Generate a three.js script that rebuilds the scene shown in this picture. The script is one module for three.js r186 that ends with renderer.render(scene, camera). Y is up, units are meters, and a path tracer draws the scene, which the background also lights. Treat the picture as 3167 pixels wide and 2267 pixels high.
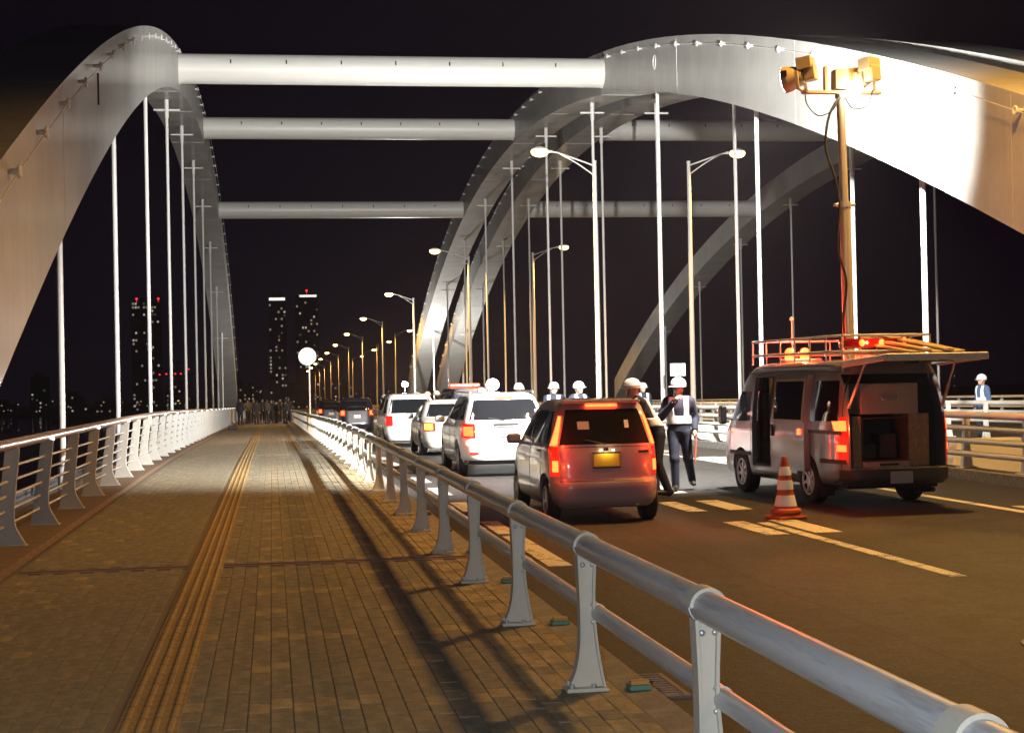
import * as THREE from 'three';
import { mergeGeometries, mergeVertices } from 'three/addons/utils/BufferGeometryUtils.js';
import { RoundedBoxGeometry } from 'three/addons/geometries/RoundedBoxGeometry.js';
import { RectAreaLightUniformsLib } from 'three/addons/lights/RectAreaLightUniformsLib.js';
import { Brush, Evaluator, SUBTRACTION, INTERSECTION } from 'three-bvh-csg';

// ---------------------------------------------------------------- camera, sky, added cool fill, exposure
// x right, y up, z towards the viewer; "d" below is metres ahead of the camera (z = -d); the walkway surface is y = 0
const scene = new THREE.Scene();
const EYE = 1.624;
const camera = new THREE.PerspectiveCamera(26.44, 1024 / 732, 0.1, 4000);
{
  const yaw = THREE.MathUtils.degToRad(8.787), pitch = THREE.MathUtils.degToRad(0.616), roll = THREE.MathUtils.degToRad(1.155);
  camera.position.set(0, EYE, 0);
  camera.rotation.order = 'YXZ';
  camera.rotation.set(pitch, -yaw, -roll);
  scene.add(camera);
}
const renderer = new THREE.WebGLRenderer({ antialias: true });
renderer.toneMapping = THREE.LinearToneMapping;
renderer.toneMappingExposure = 1.0;
renderer.shadowMap.enabled = true;
RectAreaLightUniformsLib.init();

{ // overcast night sky over a lit city: almost black, faintly violet, a little lighter near the horizon
  const W = 64, H = 32, data = new Float32Array(W * H * 4);
  for (let j = 0; j < H; j++) for (let i = 0; i < W; i++) {
    const el = Math.max(0, ((j + 0.5) / H - 0.5) * 2), k = 1 + 0.6 * Math.exp(-el * 6), o = (j * W + i) * 4;
    data[o] = 0.0019 * k; data[o + 1] = 0.0012 * k; data[o + 2] = 0.0031 * k; data[o + 3] = 1;
  }
  const sky = new THREE.DataTexture(data, W, H, THREE.RGBAFormat, THREE.FloatType);
  sky.mapping = THREE.EquirectangularReflectionMapping; sky.magFilter = THREE.LinearFilter; sky.needsUpdate = true;
  scene.background = sky; scene.environment = sky; scene.environmentIntensity = 1;
}
scene.fog = new THREE.FogExp2(0xb0a0a0, 0.00010); // thin damp night air
const coolFill = new THREE.DirectionalLight(new THREE.Color().setRGB(0.80, 0.90, 1.0), 0.02);  // weak cool light added from behind to lift the rails; no moon known
coolFill.position.set(-26, 15, 30); coolFill.target.position.set(2, 0, -14); coolFill.castShadow = true; coolFill.shadow.radius = 2;
coolFill.shadow.mapSize.set(2048, 2048);
Object.assign(coolFill.shadow.camera, { left: -70, right: 70, top: 70, bottom: -70, near: 1, far: 300 });
scene.add(coolFill, coolFill.target);

// ---------------------------------------------------------------- helpers
let seed = 20231;
const rnd = () => { seed = (seed + 0x6D2B79F5) | 0; let t = Math.imul(seed ^ (seed >>> 15), 1 | seed); t = (t + Math.imul(t ^ (t >>> 7), 61 | t)) ^ t; return ((t ^ (t >>> 14)) >>> 0) / 4294967296; };
const rr = (a, b) => a + (b - a) * rnd();
const V = (x, y, z) => new THREE.Vector3(x, y, z);
const taken = new Map();
function numbered(n) { const k = taken.get(n) || 0; taken.set(n, k + 1); return k ? `${n}_${String(k).padStart(3, '0')}` : n; }
function shade(o) { o.traverse(c => { if (c.isMesh) { c.castShadow = true; c.receiveShadow = true; } }); return o; }
function clean(g) {
  let q = g.index ? g.toNonIndexed() : g;
  if (!q.attributes.normal) q.computeVertexNormals();
  if (!q.attributes.uv) { const n = q.attributes.position.count, u = new Float32Array(n * 2), p = q.attributes.position; for (let i = 0; i < n; i++) { u[2 * i] = p.getX(i) + p.getZ(i); u[2 * i + 1] = p.getY(i); } q.setAttribute('uv', new THREE.BufferAttribute(u, 2)); }
  for (const k of Object.keys(q.attributes)) if (!['position', 'normal', 'uv'].includes(k)) q.deleteAttribute(k);
  return q;
}
const merge = list => list.length === 1 ? list[0] : mergeGeometries(list.map(clean), false);
function mesh(name, geo, mat, parent) { const m = new THREE.Mesh(Array.isArray(geo) ? merge(geo) : geo, mat); m.name = name; if (parent) parent.add(m); return m; }
function thing(name, label, category, x = 0, y = 0, d = 0, turn = 0, group) {
  const o = new THREE.Group(); o.name = numbered(name); o.position.set(x, y, -d); o.rotation.y = turn;
  o.userData = { label, category }; if (group) o.userData.group = group; scene.add(o); return o;
}
function dup(src, label, x, y, d, turn = src.rotation.y) {
  const c = src.clone(); c.name = numbered(src.name.replace(/_\d{3}$/, '')); c.userData = { ...src.userData, label };
  c.position.set(x, y, -d); c.rotation.y = turn; scene.add(c); return c;
}
function struct(name, geo, mat, parent) { const m = mesh(parent ? name : numbered(name), geo, mat, parent || scene); if (!parent) m.userData.kind = 'structure'; return m; }
const col = (r, g, b) => new THREE.Color().setRGB(r, g, b);
const std = (r, g, b, rough = 0.7, extra = {}) => new THREE.MeshStandardMaterial({ color: col(r, g, b), roughness: rough, ...extra });
const phys = (r, g, b, rough, extra = {}) => new THREE.MeshPhysicalMaterial({ color: col(r, g, b), roughness: rough, ...extra });
const glow = (r, g, b, k = 1, base = [0.05, 0.05, 0.05]) => new THREE.MeshStandardMaterial({ color: col(...base), roughness: 0.4, emissive: col(r, g, b), emissiveIntensity: k });
const box = (w, h, l, x = 0, y = 0, z = 0) => new THREE.BoxGeometry(w, h, l).translate(x, y, z);
const rbox = (w, h, l, r, x = 0, y = 0, z = 0, s = 2) => new RoundedBoxGeometry(w, h, l, s, Math.min(r, w / 2 - 1e-4, h / 2 - 1e-4, l / 2 - 1e-4)).translate(x, y, z);
function rod(a, b, r, r2 = r, seg = 10, caps = true) {
  const v = b.clone().sub(a), g = new THREE.CylinderGeometry(r2, r, v.length(), seg, 1, !caps);
  g.applyQuaternion(new THREE.Quaternion().setFromUnitVectors(V(0, 1, 0), v.clone().normalize()));
  return g.translate((a.x + b.x) / 2, (a.y + b.y) / 2, (a.z + b.z) / 2);
}
function tube(pts, r, seg = 40, rad = 10, closed = false) { return new THREE.TubeGeometry(new THREE.CatmullRomCurve3(pts, closed), seg, r, rad, closed); }
// two-dimensional outline given in (x, y) pushed out along z by t (centred), bevelled
function plate(pts, t, bevel = 0.004) {
  const s = new THREE.Shape(pts.map(p => new THREE.Vector2(p[0], p[1])));
  const g = new THREE.ExtrudeGeometry(s, { depth: t - 2 * bevel, bevelEnabled: bevel > 0, bevelThickness: bevel, bevelSize: bevel, bevelOffset: -bevel, bevelSegments: 1, curveSegments: 6 });
  return g.translate(0, 0, -(t - 2 * bevel) / 2);
}
// noise that tiles
function tileNoise(period, s) {
  const h = (i, j) => { let n = (((i % period) + period) % period) * 374761393 + (((j % period) + period) % period) * 668265263 + s * 974711; n = Math.imul(n ^ (n >>> 13), 1274126177); return ((n ^ (n >>> 16)) >>> 0) / 4294967296; };
  return (x, y) => { const i = Math.floor(x), j = Math.floor(y); let u = x - i, v = y - j; u = u * u * (3 - 2 * u); v = v * v * (3 - 2 * v); return (h(i, j) * (1 - u) + h(i + 1, j) * u) * (1 - v) + (h(i, j + 1) * (1 - u) + h(i + 1, j + 1) * u) * v; };
}
function noiseTex(size, fn, srgb = true) {
  const d = new Uint8Array(size * size * 4);
  for (let j = 0; j < size; j++) for (let i = 0; i < size; i++) { const c = fn(i / size, j / size), o = (j * size + i) * 4; d[o] = 255 * Math.min(1, Math.max(0, c[0])); d[o + 1] = 255 * Math.min(1, Math.max(0, c[1])); d[o + 2] = 255 * Math.min(1, Math.max(0, c[2])); d[o + 3] = 255; }
  const t = new THREE.DataTexture(d, size, size); t.wrapS = t.wrapT = THREE.RepeatWrapping; t.magFilter = THREE.LinearFilter; t.minFilter = THREE.LinearMipmapLinearFilter; t.generateMipmaps = true;
  if (srgb) t.colorSpace = THREE.SRGBColorSpace; t.needsUpdate = true; return t;
}
const n4 = tileNoise(4, 1), n8 = tileNoise(8, 2), n32 = tileNoise(32, 3), n128 = tileNoise(128, 4), n256 = tileNoise(256, 5);
const n64 = tileNoise(64, 7), n512 = tileNoise(512, 6);
const asphaltTex = noiseTex(1024, (u, v) => { // 10 m square: aggregate, polished wheel tracks, oil drips, an old trench seam
  const x = u * 10, wob = 0.12 * (n8(u * 8, v * 8) - 0.5), tr = c => Math.exp(-(((x - c + wob) / 0.24) ** 2)), dk = c => Math.exp(-(((x - c + wob * 2) / 0.22) ** 2));
  const g = n512(u * 512, v * 512), b = n128(u * 128, v * 128), st = n32(u * 32, v * 32) * 0.6 + n8(u * 8, v * 8) * 0.4;
  let c = 0.66 + 0.42 * (g - 0.5) + 0.16 * (b - 0.5) + 0.20 * (n8(u * 8, v * 8) - 0.5) + 0.12 * (n32(u * 32, v * 32) - 0.5);
  c += 0.07 * (tr(1.5) + tr(3.1) + tr(5.1) + tr(6.7) + tr(8.6)); c -= (0.10 + 0.30 * Math.max(0, st - 0.5)) * (dk(2.3) + dk(5.9)); if (st > 0.70) c *= 0.78;
  if (Math.abs(x - 4.05 + 0.05 * (n64(u * 64, v * 64) - 0.5)) < 0.018) c *= 0.6; if (g > 0.90) c += 0.16; return [c, c * 0.985, c * 0.96]; });
const asphaltBump = noiseTex(512, (u, v) => { const c = n256(u * 256, v * 256) * 0.7 + n128(u * 128, v * 128) * 0.3; return [c, c, c]; }, false);
const stoneTex = noiseTex(256, (u, v) => { const c = 0.84 + 0.16 * (n8(u * 8, v * 8) - 0.5) + 0.10 * (n32(u * 32, v * 32) - 0.5) + 0.24 * (n128(u * 128, v * 128) - 0.5); return [c, c * 0.99, c * 0.97]; });
const paintTex = noiseTex(512, (u, v) => { const st = n4(u * 4, 0.5) * 0.5 + n32(u * 32, v * 4) * 0.5, c = 0.93 + 0.05 * (n8(u * 8, v * 8) - 0.5) + 0.07 * (st - 0.5) + 0.03 * (n128(u * 128, v * 128) - 0.5); return [c, c, c * 0.985]; });
const paintRough = noiseTex(256, (u, v) => { const c = 0.75 + 0.4 * (n8(u * 8, v * 8) - 0.5) + 0.25 * (n32(u * 32, v * 32) - 0.5); return [c, c, c]; }, false);
const wornTex = noiseTex(512, (u, v) => { const w = n8(u * 8, v * 8) * 0.5 + n32(u * 32, v * 32) * 0.3 + n128(u * 128, v * 128) * 0.2, c = w < 0.36 ? 0.52 : 0.86 + 0.2 * (n128(u * 128, v * 128) - 0.5); return [c, c, c * 0.97]; });
const wornTexSoft = noiseTex(512, (u, v) => { const g = n8(u * 8, v * 8) * 0.55 + n32(u * 32, v * 32) * 0.45, sc = n4(u * 4, v * 4) > 0.55 && n256(u * 256, v * 16) > 0.93 ? 0.22 : 0, c = 0.92 - 0.35 * Math.max(0, g - 0.56) - sc; return [c, c * 0.995, c * 0.985]; }); wornTexSoft.repeat.set(2, 1);
asphaltTex.repeat.set(0.1, 0.1); asphaltBump.repeat.set(0.5, 0.5); stoneTex.repeat.set(2.2, 2.2); paintTex.repeat.set(0.22, 0.22); paintRough.repeat.set(0.3, 0.3); wornTex.repeat.set(0.6, 0.6);

// the bridge deck runs level and then falls gently away beyond its crest
const deckY = d => d < 27 ? 0 : d < 45 ? -0.0108 * (d - 27) ** 2 / 36 : -0.0108 * (d - 36);
const ROAD = -0.17, FAR = 460;
// a solid sweep along the deck: x0..x1 wide, its top at y1 and its underside at y0 above the deck line
function deckSweep(x0, x1, y0, y1, d0, d1, step = 3) {
  const n = Math.max(1, Math.ceil((d1 - d0) / step)), pos = [], uv = [], idx = [];
  const face = (a, b) => { const base = pos.length / 3; for (let i = 0; i <= n; i++) { const d = d0 + (d1 - d0) * i / n, y = deckY(d); pos.push(a[0], y + a[1], -d, b[0], y + b[1], -d); const l = Math.hypot(b[0] - a[0], b[1] - a[1]); uv.push(a[0] + a[1], d, a[0] + a[1] + l, d); if (i < n) { const k = base + 2 * i; idx.push(k, k + 1, k + 2, k + 1, k + 3, k + 2); } } };
  face([x0, y1], [x1, y1]); face([x1, y1], [x1, y0]); face([x1, y0], [x0, y0]); face([x0, y0], [x0, y1]);
  for (const [d, flip] of [[d0, 0], [d1, 1]]) { const k = pos.length / 3, y = deckY(d); pos.push(x0, y + y0, -d, x1, y + y0, -d, x1, y + y1, -d, x0, y + y1, -d); uv.push(x0, y0, x1, y0, x1, y1, x0, y1); flip ? idx.push(k, k + 2, k + 1, k, k + 3, k + 2) : idx.push(k, k + 1, k + 2, k, k + 2, k + 3); }
  const g = new THREE.BufferGeometry(); g.setAttribute('position', new THREE.Float32BufferAttribute(pos, 3)); g.setAttribute('uv', new THREE.Float32BufferAttribute(uv, 2)); g.setIndex(idx); g.computeVertexNormals(); return g;
}
const sheet = (x0, x1, y, d0, d1, step = 3) => deckSweep(x0, x1, y - 0.02, y, d0, d1, step);
// a round rail following the deck
function deckTube(x, y, r, d0, d1, seg = 10, step = 3) {
  const pts = []; const n = Math.max(2, Math.ceil((d1 - d0) / step)); for (let i = 0; i <= n; i++) { const d = d0 + (d1 - d0) * i / n; pts.push(V(x, deckY(d) + y, -d)); }
  return new THREE.TubeGeometry(new THREE.CatmullRomCurve3(pts), n * 2, r, seg, false);
}

// ---------------------------------------------------------------- materials
const M = {
  asphalt: std(0.047, 0.045, 0.043, 0.80, { map: asphaltTex, bumpMap: asphaltBump, bumpScale: 0.004 }),
  line: std(0.78, 0.76, 0.70, 0.65, { map: wornTex }),
  joint: std(0.17, 0.14, 0.10, 0.95),
  pavers: [[0.300, 0.265, 0.185], [0.290, 0.252, 0.178], [0.312, 0.272, 0.188], [0.292, 0.262, 0.190]].map(c => std(...c, 0.88, { map: stoneTex })),
  paverLight: [[0.47, 0.38, 0.22], [0.44, 0.35, 0.21]].map(c => std(...c, 0.88, { map: stoneTex })),
  tactile: [[0.42, 0.29, 0.115], [0.39, 0.27, 0.11], [0.44, 0.305, 0.125]].map(c => std(...c, 0.75, { map: stoneTex })),
  plinth: std(0.24, 0.165, 0.11, 0.85, { map: stoneTex }),
  concrete: std(0.30, 0.285, 0.26, 0.88, { map: stoneTex }),
  girder: std(0.10, 0.10, 0.105, 0.6),
  rib: phys(0.42, 0.415, 0.40, 0.62, { map: paintTex, specularIntensity: 0.4, clearcoat: 0.22, clearcoatRoughness: 0.12 }),
  ribSeam: std(0.30, 0.30, 0.30, 0.5),
  beam: phys(0.70, 0.69, 0.66, 0.45, { map: paintTex, clearcoat: 0.2, clearcoatRoughness: 0.3 }),
  hanger: std(0.62, 0.61, 0.58, 0.42),
  slot: std(0.03, 0.03, 0.03, 0.9),
  lug: std(0.60, 0.59, 0.56, 0.45),
  rail: phys(0.60, 0.62, 0.66, 0.50, { map: wornTexSoft, roughnessMap: paintRough, clearcoat: 0.25, clearcoatRoughness: 0.25 }),
  brownRail: phys(0.30, 0.20, 0.15, 0.34, { clearcoat: 0.4, clearcoatRoughness: 0.2 }),
  post: phys(0.50, 0.49, 0.47, 0.5, { map: paintTex }),
  postCream: std(0.66, 0.63, 0.56, 0.5, { map: paintTex }),
  steel: std(0.55, 0.55, 0.56, 0.35, { metalness: 0.6 }),
  lampPole: std(0.55, 0.53, 0.49, 0.45),
  rubber: std(0.018, 0.018, 0.018, 0.85),
  black: std(0.012, 0.012, 0.013, 0.5),
  glass: phys(0.012, 0.013, 0.015, 0.05, { clearcoat: 1, clearcoatRoughness: 0.02 }),
  chrome: std(0.7, 0.7, 0.7, 0.15, { metalness: 1 }),
  white: std(0.80, 0.80, 0.78, 0.5),
  reflective: std(0.86, 0.87, 0.88, 0.35),
  navy: std(0.012, 0.016, 0.034, 0.85),
  blueShirt: std(0.055, 0.10, 0.20, 0.85),
  skin: std(0.46, 0.27, 0.19, 0.6),
};
// ================================================================= the setting
struct('water', new THREE.PlaneGeometry(4200, 4200, 1, 1).rotateX(-Math.PI / 2).translate(0, -19, -1400), phys(0.006, 0.008, 0.012, 0.12, { clearcoat: 0.3 }));
struct('shore', merge([box(2400, 6, 900, 100, -19.5, -1850), box(420, 4, 260, 60, -18.2, -1240)]), std(0.03, 0.03, 0.028, 0.95));

// carriageway of the near bridge and of its twin
struct('road', deckSweep(1.99, 11.62, ROAD - 1.2, ROAD, -22, FAR), M.asphalt);
struct('road', deckSweep(18.0, 31.8, ROAD - 1.2, ROAD, -22, FAR), M.asphalt);
struct('bridge_deck', [deckSweep(-4.7, -3.42, -1.6, -0.34, -22, FAR), deckSweep(-4.72, -4.62, -1.4, -0.2, -22, FAR), deckSweep(12.1, 14.4, -1.6, -0.32, -22, FAR)], M.girder);
struct('bridge_deck', [deckSweep(15.4, 17.45, -1.6, -0.32, -22, FAR), deckSweep(32.4, 34.6, -1.6, -0.32, -22, FAR)], M.girder);
struct('kerb', deckSweep(11.62, 12.1, ROAD - 1.2, 0, -22, FAR), M.concrete);
struct('kerb', deckSweep(17.45, 18.0, ROAD - 1.2, 0, -22, FAR), M.concrete);
struct('kerb', deckSweep(31.8, 32.4, ROAD - 1.2, 0, -22, FAR), M.concrete);
// painted markings: lane line with the short blocks on either side of it, edge lines, hatching far ahead
{
  const y = ROAD + 0.004, mark = (x0, x1, d0, d1) => struct('road_marking', sheet(x0, x1, y, d0, d1, 3), M.line);
  mark(5.93, 6.08, 13.1, 18.7); mark(5.93, 6.08, -8, 4);
  mark(5.93, 6.08, 33, 39); mark(5.93, 6.08, 53, 59);
  for (let k = -1; k < 9; k++) { const d = 17.2 + 3.4 * k; if (k < 0) continue; mark(5.56, 5.84, d, d + 1.75); mark(6.17, 6.50, d + 0.05, d + 1.8); }
  for (let k = 0; k < 8; k++) mark(2.64, 2.88, 15.0 + 3.4 * k, 16.75 + 3.4 * k + (k === 0 ? 1.4 : 0));
  mark(9.50, 9.65, -20, 150);
  for (let k = 0; k < 6; k++) mark(9.85, 10.25, 18 + 5.2 * k, 19.8 + 5.2 * k);
  mark(9.75, 10.9, 33.0, 35.2);
}

// ---- walkway: slab, pavers, tactile strip, plinth under the outer railing, kerb stones on the road side
const walkway = struct('walkway', [deckSweep(-2.34, 1.80, -1.3, -0.010, -22, FAR)], M.joint);
{
  const PW = 0.1133, PD = 0.2266, G = 0.004, X0 = -2.30, X1 = 1.80, T0 = -0.776, T1 = -0.466;
  const shape = (w, l) => { // a paver with a small chamfer round its upper face
    const h = 0.02, c = 0.003, a = w / 2, b = l / 2, p = [], quad = (A, B, C, D) => p.push(...A, ...B, ...C, ...A, ...C, ...D);
    const lo = [[-a, -h, b], [a, -h, b], [a, -h, -b], [-a, -h, -b]], mid = lo.map(v => [v[0], -c, v[2]]), hi = lo.map(v => [v[0] - Math.sign(v[0]) * c, 0, v[2] - Math.sign(v[2]) * c]);
    quad(...hi); for (let i = 0; i < 4; i++) { const j = (i + 1) % 4; quad(lo[i], lo[j], mid[j], mid[i]); quad(mid[i], mid[j], hi[j], hi[i]); }
    const g = new THREE.BufferGeometry(); g.setAttribute('position', new THREE.Float32BufferAttribute(p, 3)); g.computeVertexNormals();
    const u = []; for (let i = 0; i < p.length; i += 3) u.push(p[i] + 0.3, p[i + 2] + 0.2); g.setAttribute('uv', new THREE.Float32BufferAttribute(u, 2)); return g;
  };
  const geos = [0, 1, 2, 3].map(k => { const g = shape(PW - G, PD - G), u = g.attributes.uv; for (let i = 0; i < u.count; i++) u.setXY(i, u.getX(i) + k * 0.137, u.getY(i) + k * 0.219); return g; });
  const half = shape(PW - G, PD / 2 - G);
  const stuff = new Map(), BAND = 14.62;       // the metal-edged joint that crosses the walkway
  const END = 64, cols = [];
  for (let x = X0 + PW / 2; x < X1 - PW / 2 + 0.03; x += PW) if (x < T0 - PW / 2 + 0.035 || x > T1 + PW / 2 - 0.035) cols.push(x);
  let parts = 0;
  cols.forEach((x, c) => {
    let d = 5.2 + (c % 2 ? PD / 2 : 0), r = 0;
    for (; d < END; d += PD, r++) {
      if (Math.abs(d + PD / 2 - BAND) < 0.16 || Math.abs(d + PD / 2 - BAND - 24.8) < 0.16) continue;
      const right = x > T1, row = Math.floor((d - 5.2) / PD + 0.25);
      let light = false;
      if (right) { const q = ((row - 2) % 10 + 10) % 10; if (q === 0) light = (Math.floor(c / 2) % 4) < 3; else if (q === 5) light = (Math.floor(c / 2) % 4) === 0; }
      if (x > 1.35 && (row % 3)) light = true;
      if (x < -1.5 && ((row * 3 + c * 5) % 23) < 2) light = true;
      const h1 = rnd(), h2 = rnd(), mat = light ? M.paverLight[h1 < 0.5 ? 0 : 1] : M.pavers[Math.floor(h1 * 4)], g = geos[Math.floor(h2 * 4)];
      const dy = deckY(d) + (rnd() - 0.5) * 0.004, vis = x > -1.55 * d * 0.102 && x < 1.82;
      const t = (rnd() - 0.5) * 0.006;
      if (d > 6.2 && parts < 300 && x > -0.155 * d - 0.1) { const m = mesh('paver', g, mat, walkway); m.position.set(x, dy, -(d + PD / 2)); m.rotation.set(t, 0, t * 0.7); parts++; }
      else { const q = clean(g).clone().rotateX(t).translate(x, dy, -(d + PD / 2)); if (!stuff.has(mat)) stuff.set(mat, []); stuff.get(mat).push(q); }
    }
  });
  for (const [mat, list] of stuff) { const m = mesh('paving', mergeGeometries(list, false), mat, walkway); m.userData.kind = 'stuff'; }
  // beyond that the pavers can no longer be told apart
  mesh('far_paving', [sheet(X0, T0, 0.002, END, FAR), sheet(T1, X1, 0.002, END, FAR)], M.pavers[0], walkway);
  mesh('far_paving', sheet(T0, T1, 0.004, END, FAR), M.tactile[0], walkway);
  for (const b of [BAND, BAND + 24.8]) for (const [xa, xb] of [[X0, T0 - 0.01], [T1 + 0.01, X1]]) mesh('expansion_joint', [box(xb - xa, 0.03, 0.06, (xa + xb) / 2, deckY(b) - 0.012, -b + 0.09), box(xb - xa, 0.03, 0.06, (xa + xb) / 2, deckY(b) - 0.012, -b - 0.09), box(xb - xa, 0.02, 0.14, (xa + xb) / 2, deckY(b) - 0.022, -b)], std(0.30, 0.17, 0.11, 0.6, { map: stoneTex }), walkway);
  // tactile tiles with four raised bars each
  const bar = new THREE.CapsuleGeometry(0.019, 0.255, 3, 8).rotateX(Math.PI / 2).scale(1, 0.62, 1);
  const tile = merge([rbox(0.302, 0.03, 0.302, 0.004, 0, -0.015, 0, 1), ...[-0.1125, -0.0375, 0.0375, 0.1125].map(x => bar.clone().translate(x, 0.0005, 0))]);
  for (let d = 5.0, k = 0; d < END; d += 0.3045, k++) { const m = mesh('tactile_tile', tile, M.tactile[(k * 7 + (k >> 2)) % 3], walkway); m.position.set((T0 + T1) / 2, deckY(d) + 0.003, -d); }
}
struct('plinth', [deckSweep(-3.42, -2.40, -1.3, 0.045, -22, FAR)], M.plinth);
struct('gutter', sheet(-2.40, -2.30, -0.035, -22, FAR), std(0.07, 0.06, 0.055, 0.7));
{
  const k = struct('kerb', deckSweep(1.80, 1.99, ROAD - 1.2, -0.012, -22, FAR), M.concrete);
  ['nearest the camera', 'second from the camera', 'third from the camera', 'fourth from the camera', 'fifth from the camera', 'sixth from the camera'].forEach((w, i) => { // small two-coloured kerb reflectors between the posts
    const d = 8.10 + 2.3 * i, t = thing('kerb_reflector', `small green and amber reflector block on the roadside kerb, ${w}`, 'reflector', 1.90, deckY(d) - 0.012, d, 0, 'kerb reflectors along the railing');
    mesh('base', rbox(0.12, 0.03, 0.10, 0.008, 0, 0.015, 0), std(0.10, 0.24, 0.18, 0.5), t); mesh('lens', rbox(0.10, 0.022, 0.05, 0.005, 0, 0.04, 0.01), std(0.50, 0.28, 0.07, 0.35), t);
  });
  const gr = thing('drain_grate', 'dark slotted drain grate in the gutter beside the tubular railing', 'grate', 2.16, ROAD + 0.004, 8.9);
  mesh('frame', [box(0.30, 0.02, 0.03, 0, 0.004, 0.33), box(0.30, 0.02, 0.03, 0, 0.004, -0.33), box(0.03, 0.02, 0.64, 0.135, 0.004, 0), box(0.03, 0.02, 0.64, -0.135, 0.004, 0)], std(0.12, 0.10, 0.09, 0.6), gr);
  for (let i = 0; i < 9; i++) mesh('bar', box(0.24, 0.018, 0.025, 0, 0.003, -0.27 + i * 0.0675), std(0.16, 0.12, 0.10, 0.55), gr);
  const mh = thing('manhole_cover', 'round cast iron manhole cover set in the asphalt at lower right', 'manhole', 5.2, ROAD + 0.003, 9.6);
  mesh('ring', new THREE.TorusGeometry(0.33, 0.018, 6, 40).rotateX(Math.PI / 2).scale(1, 0.4, 1), std(0.10, 0.09, 0.085, 0.6), mh); mesh('lid', new THREE.CylinderGeometry(0.305, 0.305, 0.014, 40), std(0.075, 0.07, 0.065, 0.65, { map: asphaltTex }), mh);
}

// ================================================================= arch ribs, hangers and cross beams
const CROWN = 80.1, ribTop = d => 15.68 - 0.003054 * (d - CROWN) ** 2, ribDepth = d => 1.49 + (d < CROWN ? 0.00030 : 0.00008) * (d - CROWN) ** 2;
const HANG = []; for (let k = -1; k < 10; k++) HANG.push(30.85 + 11.071 * k);
function ribSegment(x0, x1, d0, d1) {
  const n = Math.ceil((d1 - d0) / 1.4), pos = [], uv = [], idx = [];
  const st = []; for (let i = 0; i <= n; i++) { const d = d0 + (d1 - d0) * i / n; st.push([d, ribTop(d), ribTop(d) - ribDepth(d)]); }
  const face = f => { const b = pos.length / 3; st.forEach((s, i) => { const [p, q] = f(s); pos.push(...p, ...q); uv.push(s[0], p[1], s[0], q[1] + (Math.abs(p[1] - q[1]) < 0.1 ? 1.5 : 0)); if (i < n) { const k = b + 2 * i; idx.push(k, k + 1, k + 2, k + 1, k + 3, k + 2); } }); };
  face(s => [[x1, s[2], -s[0]], [x1, s[1], -s[0]]].reverse()); face(s => [[x0, s[2], -s[0]], [x0, s[1], -s[0]]]); face(s => [[x0, s[1], -s[0]], [x1, s[1], -s[0]]]); face(s => [[x1, s[2], -s[0]], [x0, s[2], -s[0]]]);
  for (const [s, fl] of [[st[0], 0], [st[n], 1]]) { const k = pos.length / 3; pos.push(x0, s[2], -s[0], x1, s[2], -s[0], x1, s[1], -s[0], x0, s[1], -s[0]); uv.push(0, 0, 1, 0, 1, 1, 0, 1); fl ? idx.push(k, k + 2, k + 1, k, k + 3, k + 2) : idx.push(k, k + 1, k + 2, k, k + 2, k + 3); }
  const g = new THREE.BufferGeometry(); g.setAttribute('position', new THREE.Float32BufferAttribute(pos, 3)); g.setAttribute('uv', new THREE.Float32BufferAttribute(uv, 2)); g.setIndex(idx); g.computeVertexNormals(); return g;
}
const lugGeo = merge([new THREE.CylinderGeometry(0.045, 0.06, 0.17, 8).rotateZ(Math.PI / 2).translate(0.085, 0, 0), new THREE.TorusGeometry(0.085, 0.034, 6, 14).rotateY(Math.PI / 2).translate(0.18, 0, 0)]);
function archRib(label, x0, x1, lugSide) {
  const t = thing('arch_rib', label, 'arch', 0, 0, 0, 0, 'steel arch ribs of the twin bridges');
  const xc = (x0 + x1) / 2, cuts = [12.5]; for (let d = 25.3; d < 140; d += 11.071) cuts.push(d); cuts.push(147.5);
  for (let i = 0; i + 1 < cuts.length; i++) {
    mesh('rib_segment', ribSegment(x0, x1, cuts[i] + 0.012, cuts[i + 1] - 0.012), M.rib, t);
    if (i) mesh('splice_band', ribSegment(x0 + 0.022, x1 - 0.022, cuts[i] - 0.06, cuts[i] + 0.06).translate(0, 0, 0).scale(1, 0.9985, 1), M.ribSeam, t);
  }
  HANG.forEach((d, i) => {
    const yb = ribTop(d) - ribDepth(d), y0 = deckY(d) - 0.35; if (yb < 1.4) return;
    const h = mesh('hanger', [rod(V(xc, y0, -d), V(xc, yb + 0.05, -d), 0.062, 0.062, 12), rod(V(xc, y0 - 0.05, -d), V(xc, y0 + 0.55, -d), 0.10, 0.10, 12)], M.hanger, t);
    if (d > 60) mesh('clamp_bar', [rbox(1.04, 0.075, 0.11, 0.03, xc, yb - 0.42, -d), rod(V(xc, yb - 0.75, -d), V(xc, yb + 0.02, -d), 0.085, 0.095, 10)], M.hanger, h);
  });
  if (lugSide) {
    const x = lugSide < 0 ? x0 : x1, pts = [];
    for (let d = 17.5; d < 143; d += 2.46) {
      const y = ribTop(d) - 0.27, m = mesh('cable_lug', lugGeo, M.lug, t); m.position.set(x, y, -d); m.scale.setScalar(0.74); if (lugSide < 0) m.rotation.y = Math.PI; pts.push(V(x + lugSide * 0.133, y, -d));
    }
    mesh('safety_cable', tube(pts, 0.008, 160, 5), M.lug, t);
  }
  return t;
}
const ribA = archRib('pale grey steel arch rib on the outer side of the walkway, leftmost', -4.79, -3.167, 1);
const ribB = archRib('pale grey steel arch rib floodlit white above the van', 12.745, 14.32, -1);
const ribC = archRib('pale grey steel arch rib of the twin bridge, just behind the floodlit rib', 15.5, 17.1, -1);
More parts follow.
